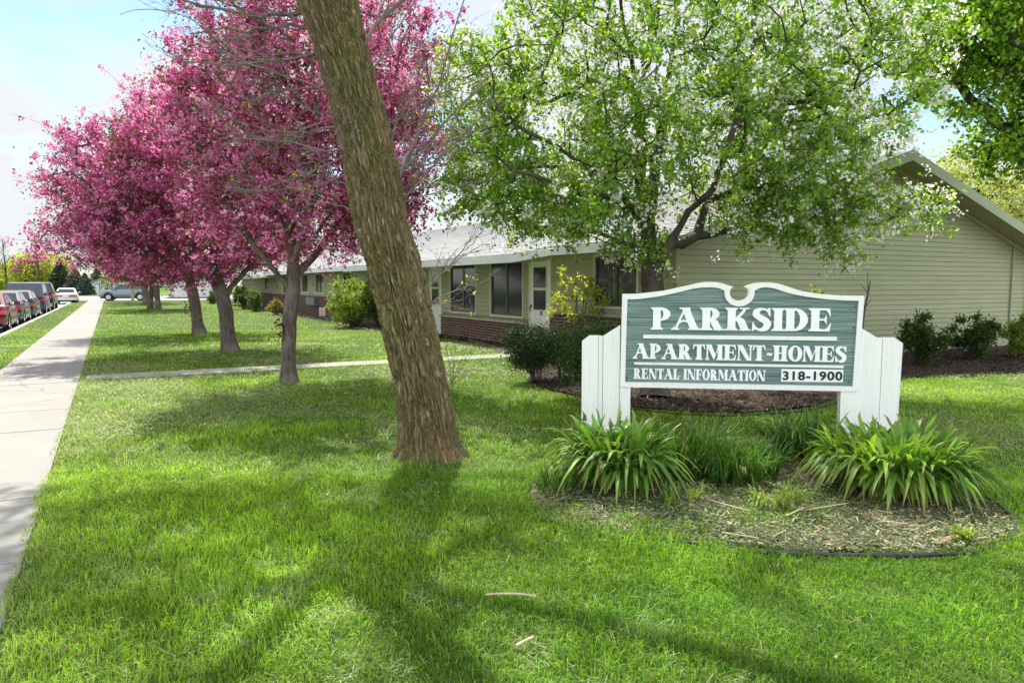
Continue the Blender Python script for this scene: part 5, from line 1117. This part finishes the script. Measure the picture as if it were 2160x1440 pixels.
car('cream_sedan', 'boxy cream-coloured old sedan seen from behind, farther up the street', (q[0], q[1]+2, RZ), 0, ws, (-1.6, -.95, .35, 1.1, 1.38), 1.78, (-1.45, 1.5), paint('cream_paint', (.62, .57, .47)), .31, False, False, lowtail=True)
q = G(262, 634)
car('crossing_suv', 'grey-blue sport utility vehicle standing across the pavement on the driveway', (q[0]+.2, q[1]+.5, .005), math.radians(78), su, (-2.2, -1.9, .5, 1.3, 1.66), 1.88, (-1.4, 1.42), paint('greyblue', (.20, .24, .28)), .36, True)
# ------------------------------------------------------------------ camera, light, sky
cam = bpy.data.cameras.new('camera'); co_ = bpy.data.objects.new('camera', cam); COL.objects.link(co_); cam.lens = F/2160*36; cam.sensor_width = 36; cam.clip_end = 2000; cam.clip_start = .05
co_.location = tuple(CAM); co_.rotation_euler = (math.pi/2-PIT, 0, -YAW); SC.camera = co_
EL = math.radians(56); AZ = math.radians(9.5)
sd = Vector((math.sin(AZ)*math.cos(EL), math.cos(AZ)*math.cos(EL), math.sin(EL)))
sun = bpy.data.lights.new('sun', 'SUN'); sun.energy = 4.4; sun.angle = math.radians(.55); sun.color = (1, .955, .88); so_ = bpy.data.objects.new('sun', sun); COL.objects.link(so_); so_.rotation_euler = sd.to_track_quat('Z', 'Y').to_euler()
W_ = bpy.data.worlds.new('World'); SC.world = W_; W_.use_nodes = True; nt = W_.node_tree; N = nt.nodes; bg = N['Background']
sky = N.new('ShaderNodeTexSky'); sky.sky_type = 'NISHITA'; sky.sun_disc = False; sky.sun_elevation = EL; sky.sun_rotation = AZ; sky.air_density = 1.0; sky.dust_density = .4
tc = N.new('ShaderNodeTexCoord'); sx = N.new('ShaderNodeSeparateXYZ'); nt.links.new(tc.outputs['Generated'], sx.inputs[0])
def mth(op, a, b=None):
    m = N.new('ShaderNodeMath'); m.operation = op
    for i, v in enumerate((a, b)):
        if v is None: continue
        if isinstance(v, (int, float)): m.inputs[i].default_value = v
        else: nt.links.new(v, m.inputs[i])
    return m.outputs[0]
zc = mth('ADD', mth('MAXIMUM', sx.outputs[2], 0.0), .16); cb = N.new('ShaderNodeCombineXYZ'); nt.links.new(mth('ADD', mth('DIVIDE', sx.outputs[0], zc), 3.7), cb.inputs[0]); nt.links.new(mth('DIVIDE', sx.outputs[1], zc), cb.inputs[1])
no = N.new('ShaderNodeTexNoise'); no.inputs['Scale'].default_value = 1.15; no.inputs['Detail'].default_value = 6; no.inputs['Roughness'].default_value = .5; nt.links.new(cb.outputs[0], no.inputs['Vector'])
rp = N.new('ShaderNodeValToRGB'); rp.color_ramp.elements[0].position = .36; rp.color_ramp.elements[1].position = .55; rp.color_ramp.elements[0].color = (0.0,)*3+(1,); nt.links.new(no.outputs['Fac'], rp.inputs[0])
hz = mth('MINIMUM', mth('MULTIPLY', mth('POWER', mth('SUBTRACT', 1.0, mth('MAXIMUM', sx.outputs[2], 0.0)), 9.0), .7), .7)
fac = mth('MINIMUM', mth('ADD', rp.outputs[0], hz), 1.0)
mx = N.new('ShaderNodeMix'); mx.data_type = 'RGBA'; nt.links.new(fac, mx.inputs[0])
sk = N.new('ShaderNodeMix'); sk.data_type = 'RGBA'; sk.blend_type = 'MULTIPLY'; sk.inputs[0].default_value = 1; nt.links.new(sky.outputs[0], sk.inputs[6]); sk.inputs[7].default_value = (.62, .68, .64, 1); nt.links.new(sk.outputs[2], mx.inputs[6])
# added fill: unseen clouds opposite the sun are brightened to lift the shaded sign
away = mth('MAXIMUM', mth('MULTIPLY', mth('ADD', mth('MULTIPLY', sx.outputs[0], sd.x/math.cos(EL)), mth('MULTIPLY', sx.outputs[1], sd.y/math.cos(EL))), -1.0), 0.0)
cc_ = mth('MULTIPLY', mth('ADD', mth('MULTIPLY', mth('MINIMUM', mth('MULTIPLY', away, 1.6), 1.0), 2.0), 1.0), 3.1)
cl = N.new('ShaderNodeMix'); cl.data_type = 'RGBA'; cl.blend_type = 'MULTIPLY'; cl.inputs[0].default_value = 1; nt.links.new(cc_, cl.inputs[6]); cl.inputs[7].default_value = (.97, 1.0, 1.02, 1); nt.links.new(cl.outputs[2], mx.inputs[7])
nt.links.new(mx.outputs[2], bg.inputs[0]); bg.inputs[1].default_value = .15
SC.view_settings.view_transform = 'Standard'; SC.view_settings.look = 'None'; SC.view_settings.exposure = 1.0; SC.view_settings.gamma = 1
SC.render.engine = 'CYCLES'
try:
    SC.cycles.max_bounces = 8; SC.cycles.diffuse_bounces = 3; SC.cycles.transmission_bounces = 6; SC.cycles.sample_clamp_indirect = 6
except Exception: pass
